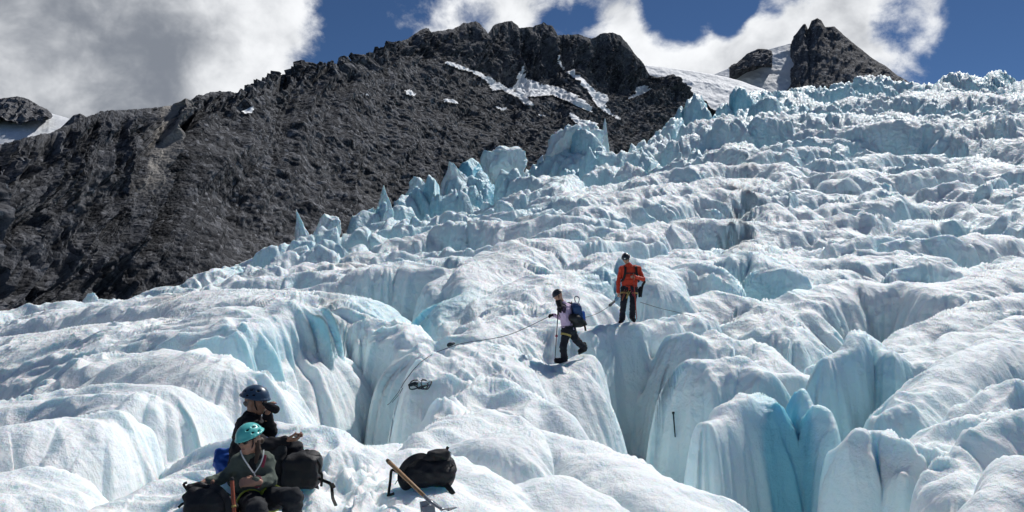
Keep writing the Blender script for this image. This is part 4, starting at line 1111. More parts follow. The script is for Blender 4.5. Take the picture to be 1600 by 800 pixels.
def figure(name, label, J, face, up, cloth, vox, hands, hat, badge=None, s=1.0, glasses=False, wr=0.011, skin=None, fem=0.0, seed=3, group=None):
    """J: joints in world space; the body is one continuous surface, clothes are worn over it"""
    J = {k: Vector(v) for k, v in J.items()}
    skin = skin or SKIN
    hipm = (J['hipL'] + J['hipR']) / 2; shm = (J['shL'] + J['shR']) / 2
    root = thing(name, label, 'person', (hipm.x, hipm.y, min(J[k].z for k in ('ankL', 'ankR')) - 0.09), group)
    sp = (shm - hipm)
    w = 1 - 0.15 * fem
    torso = [RC(J['hipL'].lerp(J['hipR'], 0.18), J['shL'].lerp(J['shR'], 0.22), 0.112 * s, 0.090 * s * w, k=0.06), RC(J['hipR'].lerp(J['hipL'], 0.18), J['shR'].lerp(J['shL'], 0.22), 0.112 * s, 0.090 * s * w, k=0.06),
             RC(hipm, hipm + sp * 0.55, 0.118 * s, 0.112 * s * w, k=0.06), RC(hipm + sp * 0.45, shm - sp * 0.08, 0.115 * s, 0.112 * s * w, k=0.06),
             RC(J['shL'], J['shR'], 0.060 * s, k=0.05)]
    legs = []
    for q in 'LR':
        legs += [RC(J['hip' + q], J['kn' + q], 0.092 * s, 0.060 * s, k=0.04), RC(J['kn' + q], J['kn' + q].lerp(J['ank' + q], 0.35), 0.058 * s, 0.056 * s, k=0.03), RC(J['kn' + q].lerp(J['ank' + q], 0.35), J['ank' + q], 0.056 * s, 0.040 * s, k=0.03)]
    arms = []
    for q in 'LR':
        arms += [RC(J['sh' + q], J['el' + q], 0.049 * s * w, 0.039 * s * w, k=0.03), RC(J['el' + q], J['el' + q].lerp(J['wr' + q], 0.3), 0.041 * s * w, 0.040 * s * w, k=0.02), RC(J['el' + q].lerp(J['wr' + q], 0.3), J['wr' + q], 0.040 * s * w, 0.027 * s * w, k=0.02)]
    feet = []
    for q in 'LR': feet += [RC(J['ank' + q], J['toe' + q], 0.038 * s, 0.030 * s, k=0.02)]
    hc = J['head']; ff = Vector(face).normalized(); uu = Vector(up)
    neck = [RC(shm - sp.normalized() * 0.02, hc + Vector(frame(ff, uu) @ np.array([0, -0.02, -0.05])) * s, 0.060 * s * w, 0.054 * s * w, k=0.04)]
    hp = []
    for q in 'LR':
        if q in hands: hp += hands[q]
    prims = torso + legs + arms + feet + neck + head_prims(hc, ff, uu, s) + hp
    soft('body', prims, skin, root, vox, k=0.025)
    # jacket: torso and arms to the wrist, collar round the neck
    coll = [RC(shm + sp.normalized() * 0.015, shm + (hc - shm) * 0.38, 0.072 * s, 0.066 * s, k=0.03)]
    cuffs = [RC(J['wr' + q].lerp(J['el' + q], 0.10), J['wr' + q].lerp(J['el' + q], 0.02), 0.034 * s * w, 0.033 * s * w, k=0.01) for q in 'LR']
    cut = []
    jk = soft('jacket', torso + [a for a in arms] + coll + cuffs, cloth['jacket'], root, vox * 1.1, k=0.03, grow=0.011, wrinkle=wr, wl=0.055, seed=seed)
    tr = soft('trousers', [RC(J['hipL'].lerp(J['hipR'], 0.12), J['hipR'].lerp(J['hipL'], 0.12), 0.118 * s, k=0.05), RC(hipm, hipm + sp * 0.16, 0.122 * s, 0.112 * s, k=0.05)] + legs + [RC(J['ank' + q].lerp(J['kn' + q], 0.3), J['ank' + q].lerp(J['kn' + q], 0.06), 0.062 * s, 0.060 * s, k=0.02) for q in 'LR'],
              cloth['trousers'], root, vox * 1.1, k=0.03, grow=0.016, wrinkle=wr * 1.3, wl=0.065, seed=seed + 9)
    for q in 'LR':
        a, t = J['ank' + q], J['toe' + q]; dn = Vector((0, 0, -1)); d = (t - a)
        b = soft('boot', [RC(a + Vector((0, 0, 0.07)), a, 0.052 * s, 0.052 * s), RC(a - d.normalized() * 0.035 + dn * 0.035, t + dn * 0.02, 0.046 * s, 0.044 * s), RC(a, t, 0.046 * s, 0.038 * s)], cloth['boots'], root, vox * 1.2, k=0.03)
        soft('sole', [RC(a - d.normalized() * 0.04 + dn * 0.075, t + dn * 0.05 + d.normalized() * 0.02, 0.030 * s, 0.026 * s)], WEB, b, vox * 1.4, k=0.02)
    face_parts(hc, ff, uu, root, vox, s, glasses)
    helmet(hc, ff, uu, hat, root, max(vox * 0.8, 0.005), s, badge)
    return root, J, hipm, shm
def loop_round(a, b, r, n, ax2=None):
    """ring of points round a limb from a to b at its middle"""
    a, b = Vector(a), Vector(b); d = (b - a).normalized(); u = d.cross(Vector((0.2, 0.3, 0.9))).normalized(); v = d.cross(u)
    return [a.lerp(b, 0.5) + (u * math.cos(t) + v * math.sin(t)) * r for t in [2 * math.pi * i / n for i in range(n + 1)]]
# ------------------------------------------------------------------ the people
ICE_OFF = 0.0
def man_drinking():
    Y = 7.2
    J = dict(head=P(400, 627, Y), shL=P(399, 665, Y + 0.17), shR=P(383, 668, Y - 0.17), hipL=P(383, 738, Y + 0.08), hipR=P(379, 740, Y - 0.09),
             elL=P(423, 674, Y + 0.02), wrL=P(418, 649, Y - 0.07), elR=P(414, 696, Y - 0.24), wrR=P(447, 688, Y - 0.16),
             knL=P(461, 703, Y + 0.12), knR=P(432, 703, Y - 0.16), ankL=P(467, 757, Y + 0.13), ankR=P(436, 764, Y - 0.10),
             toeL=P(490, 762, Y + 0.10), toeR=P(460, 770, Y - 0.12))
    hands = {'L': hand_prims(J['wrL'], (0.10, -0.12, 1.0), (0.9, 0.25, 0.1), -1, 0.98, curl=0.62, thumb_in=0.5),
             'R': hand_prims(J['wrR'], (1.0, 0.0, 0.10), (0.1, 0.2, 0.9), 1, 0.98, curl=0.45, thumb_in=0.5)}
    root, J, hipm, shm = figure('person', 'person in black jacket and dark blue helmet sitting and drinking from a bottle', J, (0.97, -0.16, 0.02), (-0.08, 0, 1),
        dict(jacket=BLACK, trousers=CHAR, boots=BLACK), 0.0062, hands, DBLUE, skin=SKIN_TAN, seed=3)
    c = J['head']; M = frame((0.97, -0.16, 0.02), (-0.08, 0, 1)); A = lambda x, y, z: Vector(npv(c) + M @ np.array([x, y, z]))
    soft('hair', [RC(A(0.070, -0.03, 0.01), A(0.064, -0.06, -0.03), 0.009, 0.010), RC(A(-0.070, -0.03, 0.01), A(-0.064, -0.06, -0.03), 0.009, 0.010), RC(A(-0.05, -0.075, -0.01), A(0.05, -0.075, -0.01), 0.020)], GREYHAIR, root, 0.005, k=0.02)
    return J
JM = man_drinking()
def drink_bottle():
    tip = P(411, 630, 7.13); base = P(433, 641, 7.04)
    d = (base - tip); L = d.length; d.normalize()
    t = thing('drink_bottle', 'black drink bottle raised to the mouth of the man in black', 'bottle', tuple(base))
    at = lambda k: tip + d * L * k
    tube('bottle_body', [at(0.30), at(0.34), at(0.42), at(0.95), at(1.0)], [0.024, 0.032, 0.036, 0.036, 0.030], BLACK, t, 16)
    cap = tube('cap', [at(0.12), at(0.28), at(0.30)], [0.020, 0.022, 0.024], CHAR, t, 14)
    tube('mouthpiece', [at(0.0), at(0.12)], [0.011, 0.014], CHAR, cap, 10)
drink_bottle()
def snack():
    p = JM['wrR'] + Vector((0.115, -0.005, 0.045))
    t = thing('snack_bar', 'small brown snack in the lowered hand of the man in black', 'snack', tuple(p))
    soft('bar', [BX(p, (0.022, 0.014, 0.009), rd=0.006), EL(p + Vector((0.012, 0, 0.006)), (0.012, 0.012, 0.009))], simple('brown_snack', (0.16, 0.07, 0.04), 0.7, var=0.4, scale=60), t, 0.004, k=0.006)
    soft('wrapper', [BX(p + Vector((-0.024, 0, -0.002)), (0.012, 0.017, 0.010), rd=0.004)], simple('foil_wrapper', (0.45, 0.42, 0.4), 0.35, metal=0.6), t, 0.004, k=0.004)
snack()

def woman_seated():
    Y = 6.45
    J = dict(head=P(390, 687, Y - 0.10), shL=P(416, 721, Y + 0.03), shR=P(373, 722, Y - 0.02), hipL=P(411, 779, Y + 0.06), hipR=P(387, 781, Y + 0.03),
             elL=P(424, 751, Y - 0.04), wrL=P(400, 753, Y - 0.22), elR=P(348, 747, Y - 0.08), wrR=P(324, 753, Y - 0.20),
             knL=P(459, 778, Y - 0.26), knR=P(402, 797, Y - 0.40), ankL=P(455, 860, Y - 0.30), ankR=P(408, 880, Y - 0.42),
             toeL=P(462, 876, Y - 0.45), toeR=P(400, 902, Y - 0.56))
    face, up = (-0.50, -0.82, -0.12), (-0.16, 0.0, 1)
    hands = {'L': hand_prims(J['wrL'], (-0.95, -0.12, 0.02), (0.1, 0.7, -0.5), -1, 0.92, curl=0.42, thumb_in=0.35),
             'R': hand_prims(J['wrR'], (-0.9, -0.3, -0.12), (0.1, -0.2, -1), 1, 0.92, curl=0.40, thumb_in=0.3)}
    root, J, hipm, shm = figure('person', 'person in grey green zip top and teal helmet sitting by a black pack', J, face, up,
        dict(jacket=OLIVE, trousers=CHAR, boots=BLACK), 0.0060, hands, TEAL, s=0.89, glasses=True, fem=1.0, seed=13)
    c = J['head']; M = frame(face, up); A = lambda x, y, z: Vector(npv(c) + M @ np.array([x, y, z]) * 0.89)
    # dark hair in two plaits beside the neck
    soft('hair', [RC(A(-0.066, -0.02, -0.02), A(-0.075, -0.01, -0.10), 0.024, 0.020), RC(A(-0.075, -0.01, -0.10), A(-0.068, 0.03, -0.19), 0.020, 0.014), RC(A(0.066, -0.02, -0.02), A(0.075, -0.01, -0.10), 0.024, 0.020), RC(A(0.075, -0.01, -0.10), A(0.068, 0.03, -0.18), 0.020, 0.014), RC(A(-0.055, -0.07, -0.03), A(0.055, -0.07, -0.03), 0.028)], HAIR, root, 0.0055, k=0.02)
    # dark undershirt in the open collar, pale zip edges
    fr = Y - 0.135
    soft('undershirt', [RC(P(392, 716, fr + 0.075), P(397, 733, fr + 0.055), 0.044, 0.028), RC(P(390, 710, fr + 0.08), P(402, 712, fr + 0.08), 0.038)], BLACK, root, 0.006, k=0.03)
    strap('zip_edge', [P(376, 704, fr + 0.035), P(379, 713, fr - 0.005), P(387, 726, fr - 0.012), P(396, 739, fr - 0.014)], 0.010, 0.006, WHITE, root)
    strap('zip_edge', [P(412, 703, fr + 0.045), P(411, 714, fr - 0.005), P(406, 727, fr - 0.012), P(397, 740, fr - 0.014)], 0.008, 0.006, WHITE, root)
    strap('zip', [P(397, 740, fr - 0.014), P(401, 750, fr - 0.018), P(404, 763, fr - 0.02)], 0.008, 0.006, WHITE, root)
    strap('chest_tag', [P(414, 711, fr + 0.01), P(413, 719, fr - 0.006), P(410, 730, fr - 0.008)], 0.020, 0.007, MAROON, root)
    h = thing_harness(root, J, LIME, 0.92)
    tube('bracelet', loop_round(J['wrL'].lerp(J['elL'], 0.06), J['wrL'].lerp(J['elL'], 0.10), 0.041, 12), 0.006, MAROON, root)
    return J
def thing_harness(root, J, mat, s=1.0, belt=WEB):
    hipm = (J['hipL'] + J['hipR']) / 2; shm = (J['shL'] + J['shR']) / 2
    up = (shm - hipm).normalized(); rt = (J['hipL'] - J['hipR']).normalized(); fw = up.cross(rt).normalized()
    c = hipm + up * 0.085 * s
    ring = [c + (rt * math.cos(t) * 0.172 + fw * math.sin(t) * 0.148) * s for t in [2 * math.pi * i / 20 for i in range(21)]]
    h = strap('harness', ring, 0.040 * s, 0.010, belt, root, tuple(up * 0.01 + Vector((0.01, 0, 1))), 2)
    for q in 'LR':
        a, b = J['hip' + q], J['kn' + q]
        p = loop_round(a.lerp(b, 0.18), a.lerp(b, 0.42), 0.106 * s, 16)
        d = (b - a).normalized()
        V = []
        n = len(p); pts = []; Q = []
        for i, x in enumerate(p):
            o = (x - a.lerp(b, 0.30)).normalized()
            for (e, g) in ((-0.020, 0), (0.020, 0), (0.020, 0.009), (-0.020, 0.009)): V.append(tuple(x + d * e * s + o * g))
        for i in range(n - 1):
            for k in range(4): Q.append((i * 4 + k, i * 4 + (k + 1) % 4, i * 4 + 4 + (k + 1) % 4, i * 4 + 4 + k))
        link_mesh('leg_loop', fast_mesh('leg_loop', np.array(V), Q, smooth=False), mat, h)
    return h
JW = woman_seated()

def walker():
    Y = 17.05
    J = dict(head=P(872, 462, Y - 0.08), shL=P(878, 482, Y - 0.14), shR=P(889, 480, Y + 0.16), hipL=P(886, 516, Y - 0.08), hipR=P(891, 516, Y + 0.10),
             elL=P(881, 499, Y - 0.24), wrL=P(876, 488, Y - 0.40), elR=P(877, 497, Y + 0.10), wrR=P(865, 492, Y + 0.02),
             knL=P(880, 541, Y - 0.14), knR=P(902, 533, Y + 0.02), ankL=P(882, 562, Y - 0.02), ankR=P(913, 543, Y + 0.22),
             toeL=P(869, 562, Y - 0.10), toeR=P(906, 548, Y + 0.18))
    face, up = (-0.85, -0.35, -0.38), (-0.35, 0, 1)
    hands = {'L': hand_prims(J['wrL'], (-0.5, -0.4, 0.5), (0.5, 0.3, 0.2), -1, 0.95, curl=0.8, thumb_in=0.5), 'R': hand_prims(J['wrR'], (-0.9, -0.1, 0.0), (0, 0, -1), 1, 0.95, curl=0.85, thumb_in=0.6)}
    root, J, hipm, shm = figure('person', 'person in lilac jacket stepping down the ice with a pole and blue pack', J, face, up,
        dict(jacket=LILAC, trousers=NAVY, boots=BLACK), 0.0095, hands, DARKHELM, s=0.96, fem=0.6, wr=0.009, seed=23)
    thing_harness(root, J, OCHRE, 0.98)
    soft('shoulder_yoke', [RC(J['shL'] + Vector((0.01, 0, 0.01)), J['shL'].lerp(J['elL'], 0.35), 0.066, 0.058), RC(J['shL'], J['shR'], 0.078), RC(J['shR'], J['shR'].lerp(J['elR'], 0.35), 0.066, 0.058)], PLUM, root, 0.011, k=0.03, grow=0.006)
    soft('scarf', [RC(P(873, 471, Y - 0.08), P(876, 482, Y - 0.20), 0.07, 0.055)], BLACK, root, 0.011, k=0.03)
    for q in ('L', 'R'):
        soft('glove', hands[q], BLACK, root, 0.007, k=0.012, grow=0.004)
    return J
JK = walker()
def man_red():
    Y = 20.6
    J = dict(head=P(978, 404, Y - 0.09), shL=P(998, 420, Y), shR=P(971, 420, Y), hipL=P(990, 452, Y), hipR=P(977, 452, Y),
             elL=P(1005, 436, Y - 0.06), wrL=P(993, 433, Y - 0.24), elR=P(966, 440, Y - 0.02), wrR=P(966, 457, Y - 0.10),
             knL=P(989, 474, Y - 0.06), knR=P(974, 475, Y - 0.08), ankL=P(988, 496, Y + 0.05), ankR=P(972, 499, Y - 0.02),
             toeL=P(991, 499, Y - 0.12), toeR=P(969, 503, Y - 0.18))
    face, up = (-0.30, -0.85, -0.42), (-0.1, -0.15, 1)
    hands = {'L': hand_prims(J['wrL'], (-0.75, -0.3, 0.15), (-0.1, 0.5, -0.4), -1, 1.0, curl=0.85, thumb_in=0.5), 'R': hand_prims(J['wrR'], (0.0, -0.15, -1), (0.6, 0.3, 0), 1, 1.0, curl=0.7, thumb_in=0.4)}
    root, J, hipm, shm = figure('person', 'person in orange red jacket and black helmet standing upright on an ice block', J, face, up,
        dict(jacket=RED, trousers=NAVY, boots=BLACK), 0.0095, hands, DARKHELM, WHITE, s=1.0, wr=0.009, seed=33)
    thing_harness(root, J, OCHRE, 1.0)
    # climbing slings hanging from the harness
    for (a, b, m) in (((976, 452), (973, 470), REDWOOD), ((982, 454), (980, 466), OCHRE), ((986, 453), (991, 463), MAROON)):
        tube('sling', spline([P(a[0], a[1], Y - 0.17), P(b[0] - 1, b[1], Y - 0.19), P(a[0] + 3, a[1] + 1, Y - 0.17)], 6), 0.010, m, root)
    return J
JR = man_red()

# ------------------------------------------------------------------ packs
def pack_worn(name, label, shm, hipm, back, rt, size, mat, strap_mat, vox):
    """rucksack on a back: bag, lid, pocket, hip wing, shoulder straps, haul loop"""
    up = (shm - hipm).normalized(); bk = Vector(back).normalized(); rt = Vector(rt).normalized()
    M = np.array([tuple(rt), tuple(bk), tuple(up)]).T
    w, d, h = size
    c = hipm.lerp(shm, 0.62) + bk * (0.13 + d)
    t = thing(name, label, 'backpack', tuple(c - up * h))
    soft('bag', [BX(c, (w - 0.05, d - 0.05, h - 0.05), M, rd=0.05), EL(c + bk * d * 0.5 - up * h * 0.35, (w * 0.9, d * 0.8, h * 0.6), M)], mat, t, vox, k=0.04, wrinkle=0.008, wl=0.12)
    soft('lid', [EL(c + up * h * 0.95 - bk * 0.01, (w * 0.98, d * 1.1, 0.07), M)], mat, t, vox, k=0.03, wrinkle=0.006, wl=0.08)
    soft('front_pocket', [BX(c + bk * (d + 0.01) - up * h * 0.2, (w * 0.6, 0.02, h * 0.4), M, rd=0.03)], strap_mat, t, vox, k=0.02)
    tube('haul_loop', spline([c + up * (h + 0.03) - rt * 0.03 - bk * d * 0.7, c + up * (h + 0.085) - bk * d * 0.8, c + up * (h + 0.03) + rt * 0.03 - bk * d * 0.7], 5), 0.008, WEB, t)
    return t, c, M
def worn_packs():
    hipm = (JK['hipL'] + JK['hipR']) / 2; shm = (JK['shL'] + JK['shR']) / 2
    t, c, M = pack_worn('backpack', 'dark blue rucksack on the back of the person in lilac', shm, hipm, (1.0, 0.15, 0.12), (-0.15, 1, 0), (0.145, 0.095, 0.21), PACKBLUE, BLUE, 0.011)
    for q, off in (('L', -0.02), ('R', 0.02)):
        s = JK['sh' + q]; h = hipm.lerp(s, 0.35)
        strap('shoulder_strap', [s + Vector((0.08, 0, 0.05)), s + Vector((-0.02, -0.02, 0.085)), s + Vector((-0.085, -0.04, -0.02)), h + Vector((-0.07, -0.06, 0.06)), h + Vector((0.10, -0.09, -0.02))], 0.055, 0.014, WEB, t, (-0.8, -0.5, 0.3))
    soft('hip_bag', [EL(P(903, 503, 17.05), (0.16, 0.15, 0.12)), EL(P(897, 497, 16.95), (0.14, 0.13, 0.10)), RC(P(908, 505, 17.0), P(916, 507, 17.0), 0.03, 0.02)], NYLON, t, 0.012, k=0.05, wrinkle=0.010, wl=0.1)
    strap('strap_end', [P(912, 506, 16.95), P(914, 511, 16.94), P(915, 517, 16.94)], 0.04, 0.012, WEB, t)
    strap('tie', [P(899, 472, 17.0), P(898, 465, 16.98), P(901, 463, 16.98), P(905, 466, 17.0), P(904, 473, 17.02)], 0.018, 0.010, PACKBLUE, t)
    hipm = (JR['hipL'] + JR['hipR']) / 2; shm = (JR['shL'] + JR['shR']) / 2
    t, c, M = pack_worn('backpack', 'black rucksack with chest straps on the back of the person in red', shm, hipm, (0.28, 1, 0.05), (1, -0.28, 0), (0.15, 0.10, 0.24), NYLON, CHAR, 0.013)
    for q in 'LR':
        s = JR['sh' + q]; sg = 1 if q == 'L' else -1; i = shm.lerp(s, 0.62)
        strap('shoulder_strap', [i + Vector((0, 0.12, 0.05)), i + Vector((0, 0.0, 0.095)), i + Vector((0, -0.115, 0.02)), i + Vector((0.01 * sg, -0.140, -0.12)), i + Vector((0.05 * sg, -0.118, -0.26)), i + Vector((0.09 * sg, 0.0, -0.33))], 0.060, 0.014, WEB, t, (0, -1, 0.2))
    a = shm.lerp(JR['shR'], 0.6) + Vector((0, -0.142, -0.12)); b = shm.lerp(JR['shL'], 0.6) + Vector((0, -0.142, -0.12))
    strap('chest_strap', [a, (a + b) / 2 + Vector((0, -0.018, 0)), b], 0.026, 0.010, WEB, t, (0, -1, 0.1))
    strap('side_strap', [P(1003, 438, 20.75), P(1007, 440, 20.7), P(1004, 446, 20.7), P(1002, 456, 20.7), P(1001, 464, 20.65)], 0.06, 0.02, WEB, t)
    soft('gear_bag', [EL(P(1000, 455, 20.68), (0.05, 0.06, 0.10)), RC(P(1001, 450, 20.68), P(999, 463, 20.65), 0.045, 0.03)], BLACK, t, 0.013, k=0.03)
worn_packs()

def pack_on_ice():
    """slumped black rucksack in the middle with its harness towards the viewer"""
    Y = 7.15
    g = ice_z(P(665, 755, Y).x, Y)
    t = thing('backpack', 'slumped black rucksack lying beside the long wooden ice axe', 'backpack', tuple(P(665, 760, Y)))
    soft('bag', [RC(P(640, 742, Y), P(690, 732, Y + 0.05), 0.085, 0.125, k=0.08), RC(P(660, 735, Y), P(692, 745, Y), 0.11, 0.085, k=0.08), EL(P(655, 748, Y - 0.04), (0.15, 0.10, 0.07)), EL(P(697, 738, Y), (0.055, 0.08, 0.10))], NYLON, t, 0.0065, k=0.06, wrinkle=0.013, wl=0.09, seed=5)
    soft('lid', [RC(P(672, 716, Y), P(694, 711, Y), 0.045, 0.052), EL(P(684, 709, Y), (0.085, 0.08, 0.035)), EL(P(668, 716, Y - .02), (0.05, 0.05, 0.03))], NYLON, t, 0.006, k=0.03, wrinkle=0.009, wl=0.06, seed=8)
    strap('side_strap', [P(694, 711, Y), P(697, 705, Y), P(700, 698, Y)], 0.024, 0.012, WEB, t)
    tube('draw_cord', spline([P(697, 705, Y - .02), P(704, 707, Y - .03), P(704, 718, Y - .04), P(702, 731, Y - .05)], 6), 0.003, ROPE_GREY, t)
    strap('compression_strap', [P(700, 733, Y - .05), P(706, 729, Y - .05), P(708, 726, Y - .05)], 0.016, 0.008, WEB, t)
    strap('shoulder_strap', [P(626, 738, Y - .06), P(634, 725, Y - .07), P(646, 716, Y - .07), P(660, 713, Y - .04), P(674, 719, Y - .02)], 0.055, 0.020, NYLON, t, (0.2, -1, 0.6))
    strap('shoulder_strap', [P(625, 740, Y - .09), P(625, 750, Y - .13), P(632, 762, Y - .13), P(642, 758, Y - .10), P(650, 746, Y - 0.09)], 0.040, 0.018, NYLON, t, (0.2, -1, 0.6))
    strap('hip_belt', [P(634, 744, Y - .08), P(620, 737, Y - .10), P(612, 735, Y - .10), P(610, 750, Y - .14), P(608, 765, Y - .18), P(606, 775, Y - .2), P(601, 777, Y - .2)], 0.022, 0.010, WEB, t, (0.6, -1, 0.2))
    strap('buckle', [P(601, 777, Y - .2), P(608, 774, Y - .2), P(616, 771, Y - .2)], 0.020, 0.014, CHAR, t, (0, -0.4, 1), 2)
    strap('hip_belt', [P(694, 755, Y - .06), P(702, 763, Y - .1), P(708, 772, Y - .14)], 0.045, 0.014, NYLON, t, (0.2, -1, 0.2))
    tube('draw_cord', spline([P(626, 744, Y - .12), P(620, 752, Y - .13), P(617, 757, Y - .14)], 4), 0.003, WEB, t)
pack_on_ice()
def pack_beside_man():
    Y = 7.05
    t = thing('backpack', 'upright black rucksack standing behind the knees of the man drinking', 'backpack', tuple(P(475, 762, Y)))
    soft('bag', [BX(P(472, 736, Y), (0.10, 0.09, 0.085), rd=0.05), EL(P(478, 722, Y), (0.135, 0.11, 0.10)), EL(P(463, 750, Y - 0.02), (0.10, 0.10, 0.07))], NYLON, t, 0.0065, k=0.05, wrinkle=0.009, wl=0.10, seed=15)
    soft('lid', [EL(P(483, 711, Y), (0.095, 0.09, 0.035)), RC(P(468, 713, Y), P(492, 713, Y), 0.03, 0.035)], NYLON, t, 0.006, k=0.03, wrinkle=0.007, wl=0.06, seed=18)
    tube('haul_loop', spline([P(474, 707, Y), P(479, 703, Y), P(486, 705, Y), P(491, 709, Y)], 5), 0.007, WEB, t)
    strap('side_strap', [P(494, 718, Y - .08), P(500, 728, Y - .09), P(499, 738, Y - .09), P(503, 742, Y - .09), P(502, 760, Y - .09)], 0.020, 0.009, WEB, t)
    tube('draw_cord', spline([P(488, 707, Y), P(495, 712, Y - .02), P(497, 724, Y - .08)], 5), 0.004, ROPE_GREY, t)
    strap('hip_belt', [P(498, 748, Y - .05), P(508, 752, Y - .10), P(517, 757, Y - .13), P(519, 768, Y - .16), P(520, 778, Y - .19), P(525, 790, Y - .24)], 0.024, 0.011, WEB, t, (0.7, -1, 0.1))
    strap('buckle', [P(518, 756, Y - .13), P(522, 762, Y - .15)], 0.030, 0.016, WEB, t, (0.7, -1, 0.1), 2)
pack_beside_man()
def pack_front():
    Y = 6.15
    t = thing('backpack', 'open black rucksack at the lower left under the hand of the seated woman', 'backpack', tuple(P(325, 830, Y)))
    soft('bag', [RC(P(312, 790, Y), P(352, 800, Y + 0.05), 0.105, 0.10, k=0.06), RC(P(305, 775, Y), P(318, 830, Y), 0.070, 0.11, k=0.06), EL(P(335, 785, Y - 0.03), (0.14, 0.11, 0.10))], NYLON, t, 0.0065, k=0.06, wrinkle=0.013, wl=0.09, seed=25)
    soft('rolled_opening', [RC(P(296, 762, Y), P(312, 758, Y + 0.03), 0.028, 0.024), RC(P(312, 758, Y + 0.03), P(330, 763, Y + 0.06), 0.022, 0.026), RC(P(330, 763, Y + 0.06), P(345, 772, Y + 0.05), 0.026, 0.020)], NYLON, t, 0.006, k=0.02, wrinkle=0.006, wl=0.05, seed=28)
    strap('shoulder_strap', [P(330, 760, Y - .02), P(340, 763, Y - .06), P(350, 772, Y - .08), P(356, 784, Y - .09), P(358, 800, Y - .10)], 0.045, 0.018, NYLON, t, (0.4, -1, 0.5))
    for (a, b, c) in (((293, 766), (287, 757), (292, 754)), ((290, 772), (286, 776), (288, 780)), ((292, 784), (284, 788), (279, 793))):
        strap('buckle', [P(a[0], a[1], Y - .04), P(b[0], b[1], Y - .05), P(c[0], c[1], Y - .05)], 0.018, 0.010, WEB, t, (0.4, -1, 0.2), 3)
pack_front()
def blue_bag():
    Y = 7.35
    t = thing('stuff_sack', 'crumpled bright blue sack on the snow behind the seated woman', 'sack', tuple(P(347, 742, Y)))
    soft('sack', [EL(P(348, 724, Y), (0.075, 0.07, 0.10)), EL(P(343, 710, Y), (0.045, 0.05, 0.05)), EL(P(356, 712, Y), (0.04, 0.05, 0.06)), EL(P(352, 736, Y), (0.08, 0.07, 0.05))], BLUE, t, 0.006, k=0.04, wrinkle=0.022, wl=0.06, seed=35)
    strap('drawstring', [P(340, 706, Y - .05), P(336, 714, Y - .06), P(335, 722, Y - .07)], 0.012, 0.006, BLUE, t)
blue_bag()

# ------------------------------------------------------------------ axes, poles, ropes
def ice_axe():
    top = P(606, 720, 6.75); bot = P(667, 779, 6.12)
    t = thing('ice_axe', 'long wooden handled ice axe leaning on a snow block by the rucksack', 'ice axe', tuple(bot))
    d = (bot - top).normalized()
    sh = tube('shaft', [top, top + d * 0.01, top.lerp(bot, 0.5), bot], [0.014, 0.0175, 0.0165, 0.015], WOOD, t, 12)
    tube('pommel', [top - d * 0.012, top + d * 0.03], [0.014, 0.0195], CHAR, sh, 12)
    hd = bot + d * 0.07
    soft('head', [RC(bot - d * 0.03, hd, 0.017, 0.014), RC(hd, P(690, 796, 5.98), 0.012, 0.009), RC(P(690, 796, 5.98), P(713, 793, 6.02), 0.010, 0.003), RC(P(700, 798, 5.98), P(713, 793, 6.02), 0.006, 0.003)], STEEL, t, 0.004, k=0.012)
    M = frame((0.15, -0.2, -1), (0.3, -1, 0.2))
    soft('adze', [BX(P(664, 791, 6.10), (0.034, 0.036, 0.002), M, rd=0.003), BX(P(670, 797, 6.08), (0.045, 0.03, 0.002), M, rd=0.003)], STEEL, t, 0.004, k=0.01)
    strap('wrist_leash', [bot - d * .05 + Vector((0, -.02, 0)), P(676, 783, 6.13), P(686, 791, 6.06), P(694, 796, 6.0)], 0.012, 0.005, WHITE, t)
ice_axe()
def upright_axe():
    t = thing('ice_axe', 'reddish wooden axe handle standing upright in front of the seated woman', 'ice axe', tuple(P(368, 815, 6.05)))
    a, b = P(362, 746, 6.10), P(368, 830, 6.02)
    sh = tube('shaft', [a, a.lerp(b, 0.05), a.lerp(b, .5), b], [0.010, 0.0155, 0.014, 0.014], REDWOOD, t, 10)
    tube('spike_collar', [a - (b - a).normalized() * 0.004, a.lerp(b, 0.06)], [0.012, 0.018], CHAR, sh, 10)
    tube('band', [a.lerp(b, 0.52), a.lerp(b, 0.56)], [0.018, 0.018], OCHRE, sh, 10)
upright_axe()
def poles():
    a = JK['wrL'] + Vector((-0.05, -0.03, 0.06)); b = ground(867, 561); b = P(867, 563, a.y + 0.1)
    t = thing('walking_pole', 'thin dark pole planted in front of the person in lilac', 'pole', tuple(b))
    tube('shaft', [a, a.lerp(b, .5), b], [0.011, 0.010, 0.007], CHAR, t, 8)
    tube('grip', [a + Vector((0, 0, 0.05)), a, a.lerp(b, 0.12)], [0.014, 0.019, 0.015], WEB, t, 8)
    tube('band', [a.lerp(b, 0.50), a.lerp(b, 0.54)], [0.026, 0.026], MAROON, t, 8)
    a = JR['wrL'] + Vector((-0.06, -0.05, 0.03)); b = P(995, 499, a.y + 0.12)
    t = thing('walking_pole', 'thin red pole held upright by the person in orange red', 'pole', tuple(b))
    tube('shaft', [a, a.lerp(b, .5), b], [0.013, 0.012, 0.009], simple('red_pole', (0.40, 0.05, 0.03), 0.5), t, 8)
    tube('grip', [a + Vector((0, 0, 0.06)), a, a.lerp(b, 0.1)], [0.016, 0.02, 0.016], REDWOOD, t, 8)
poles()
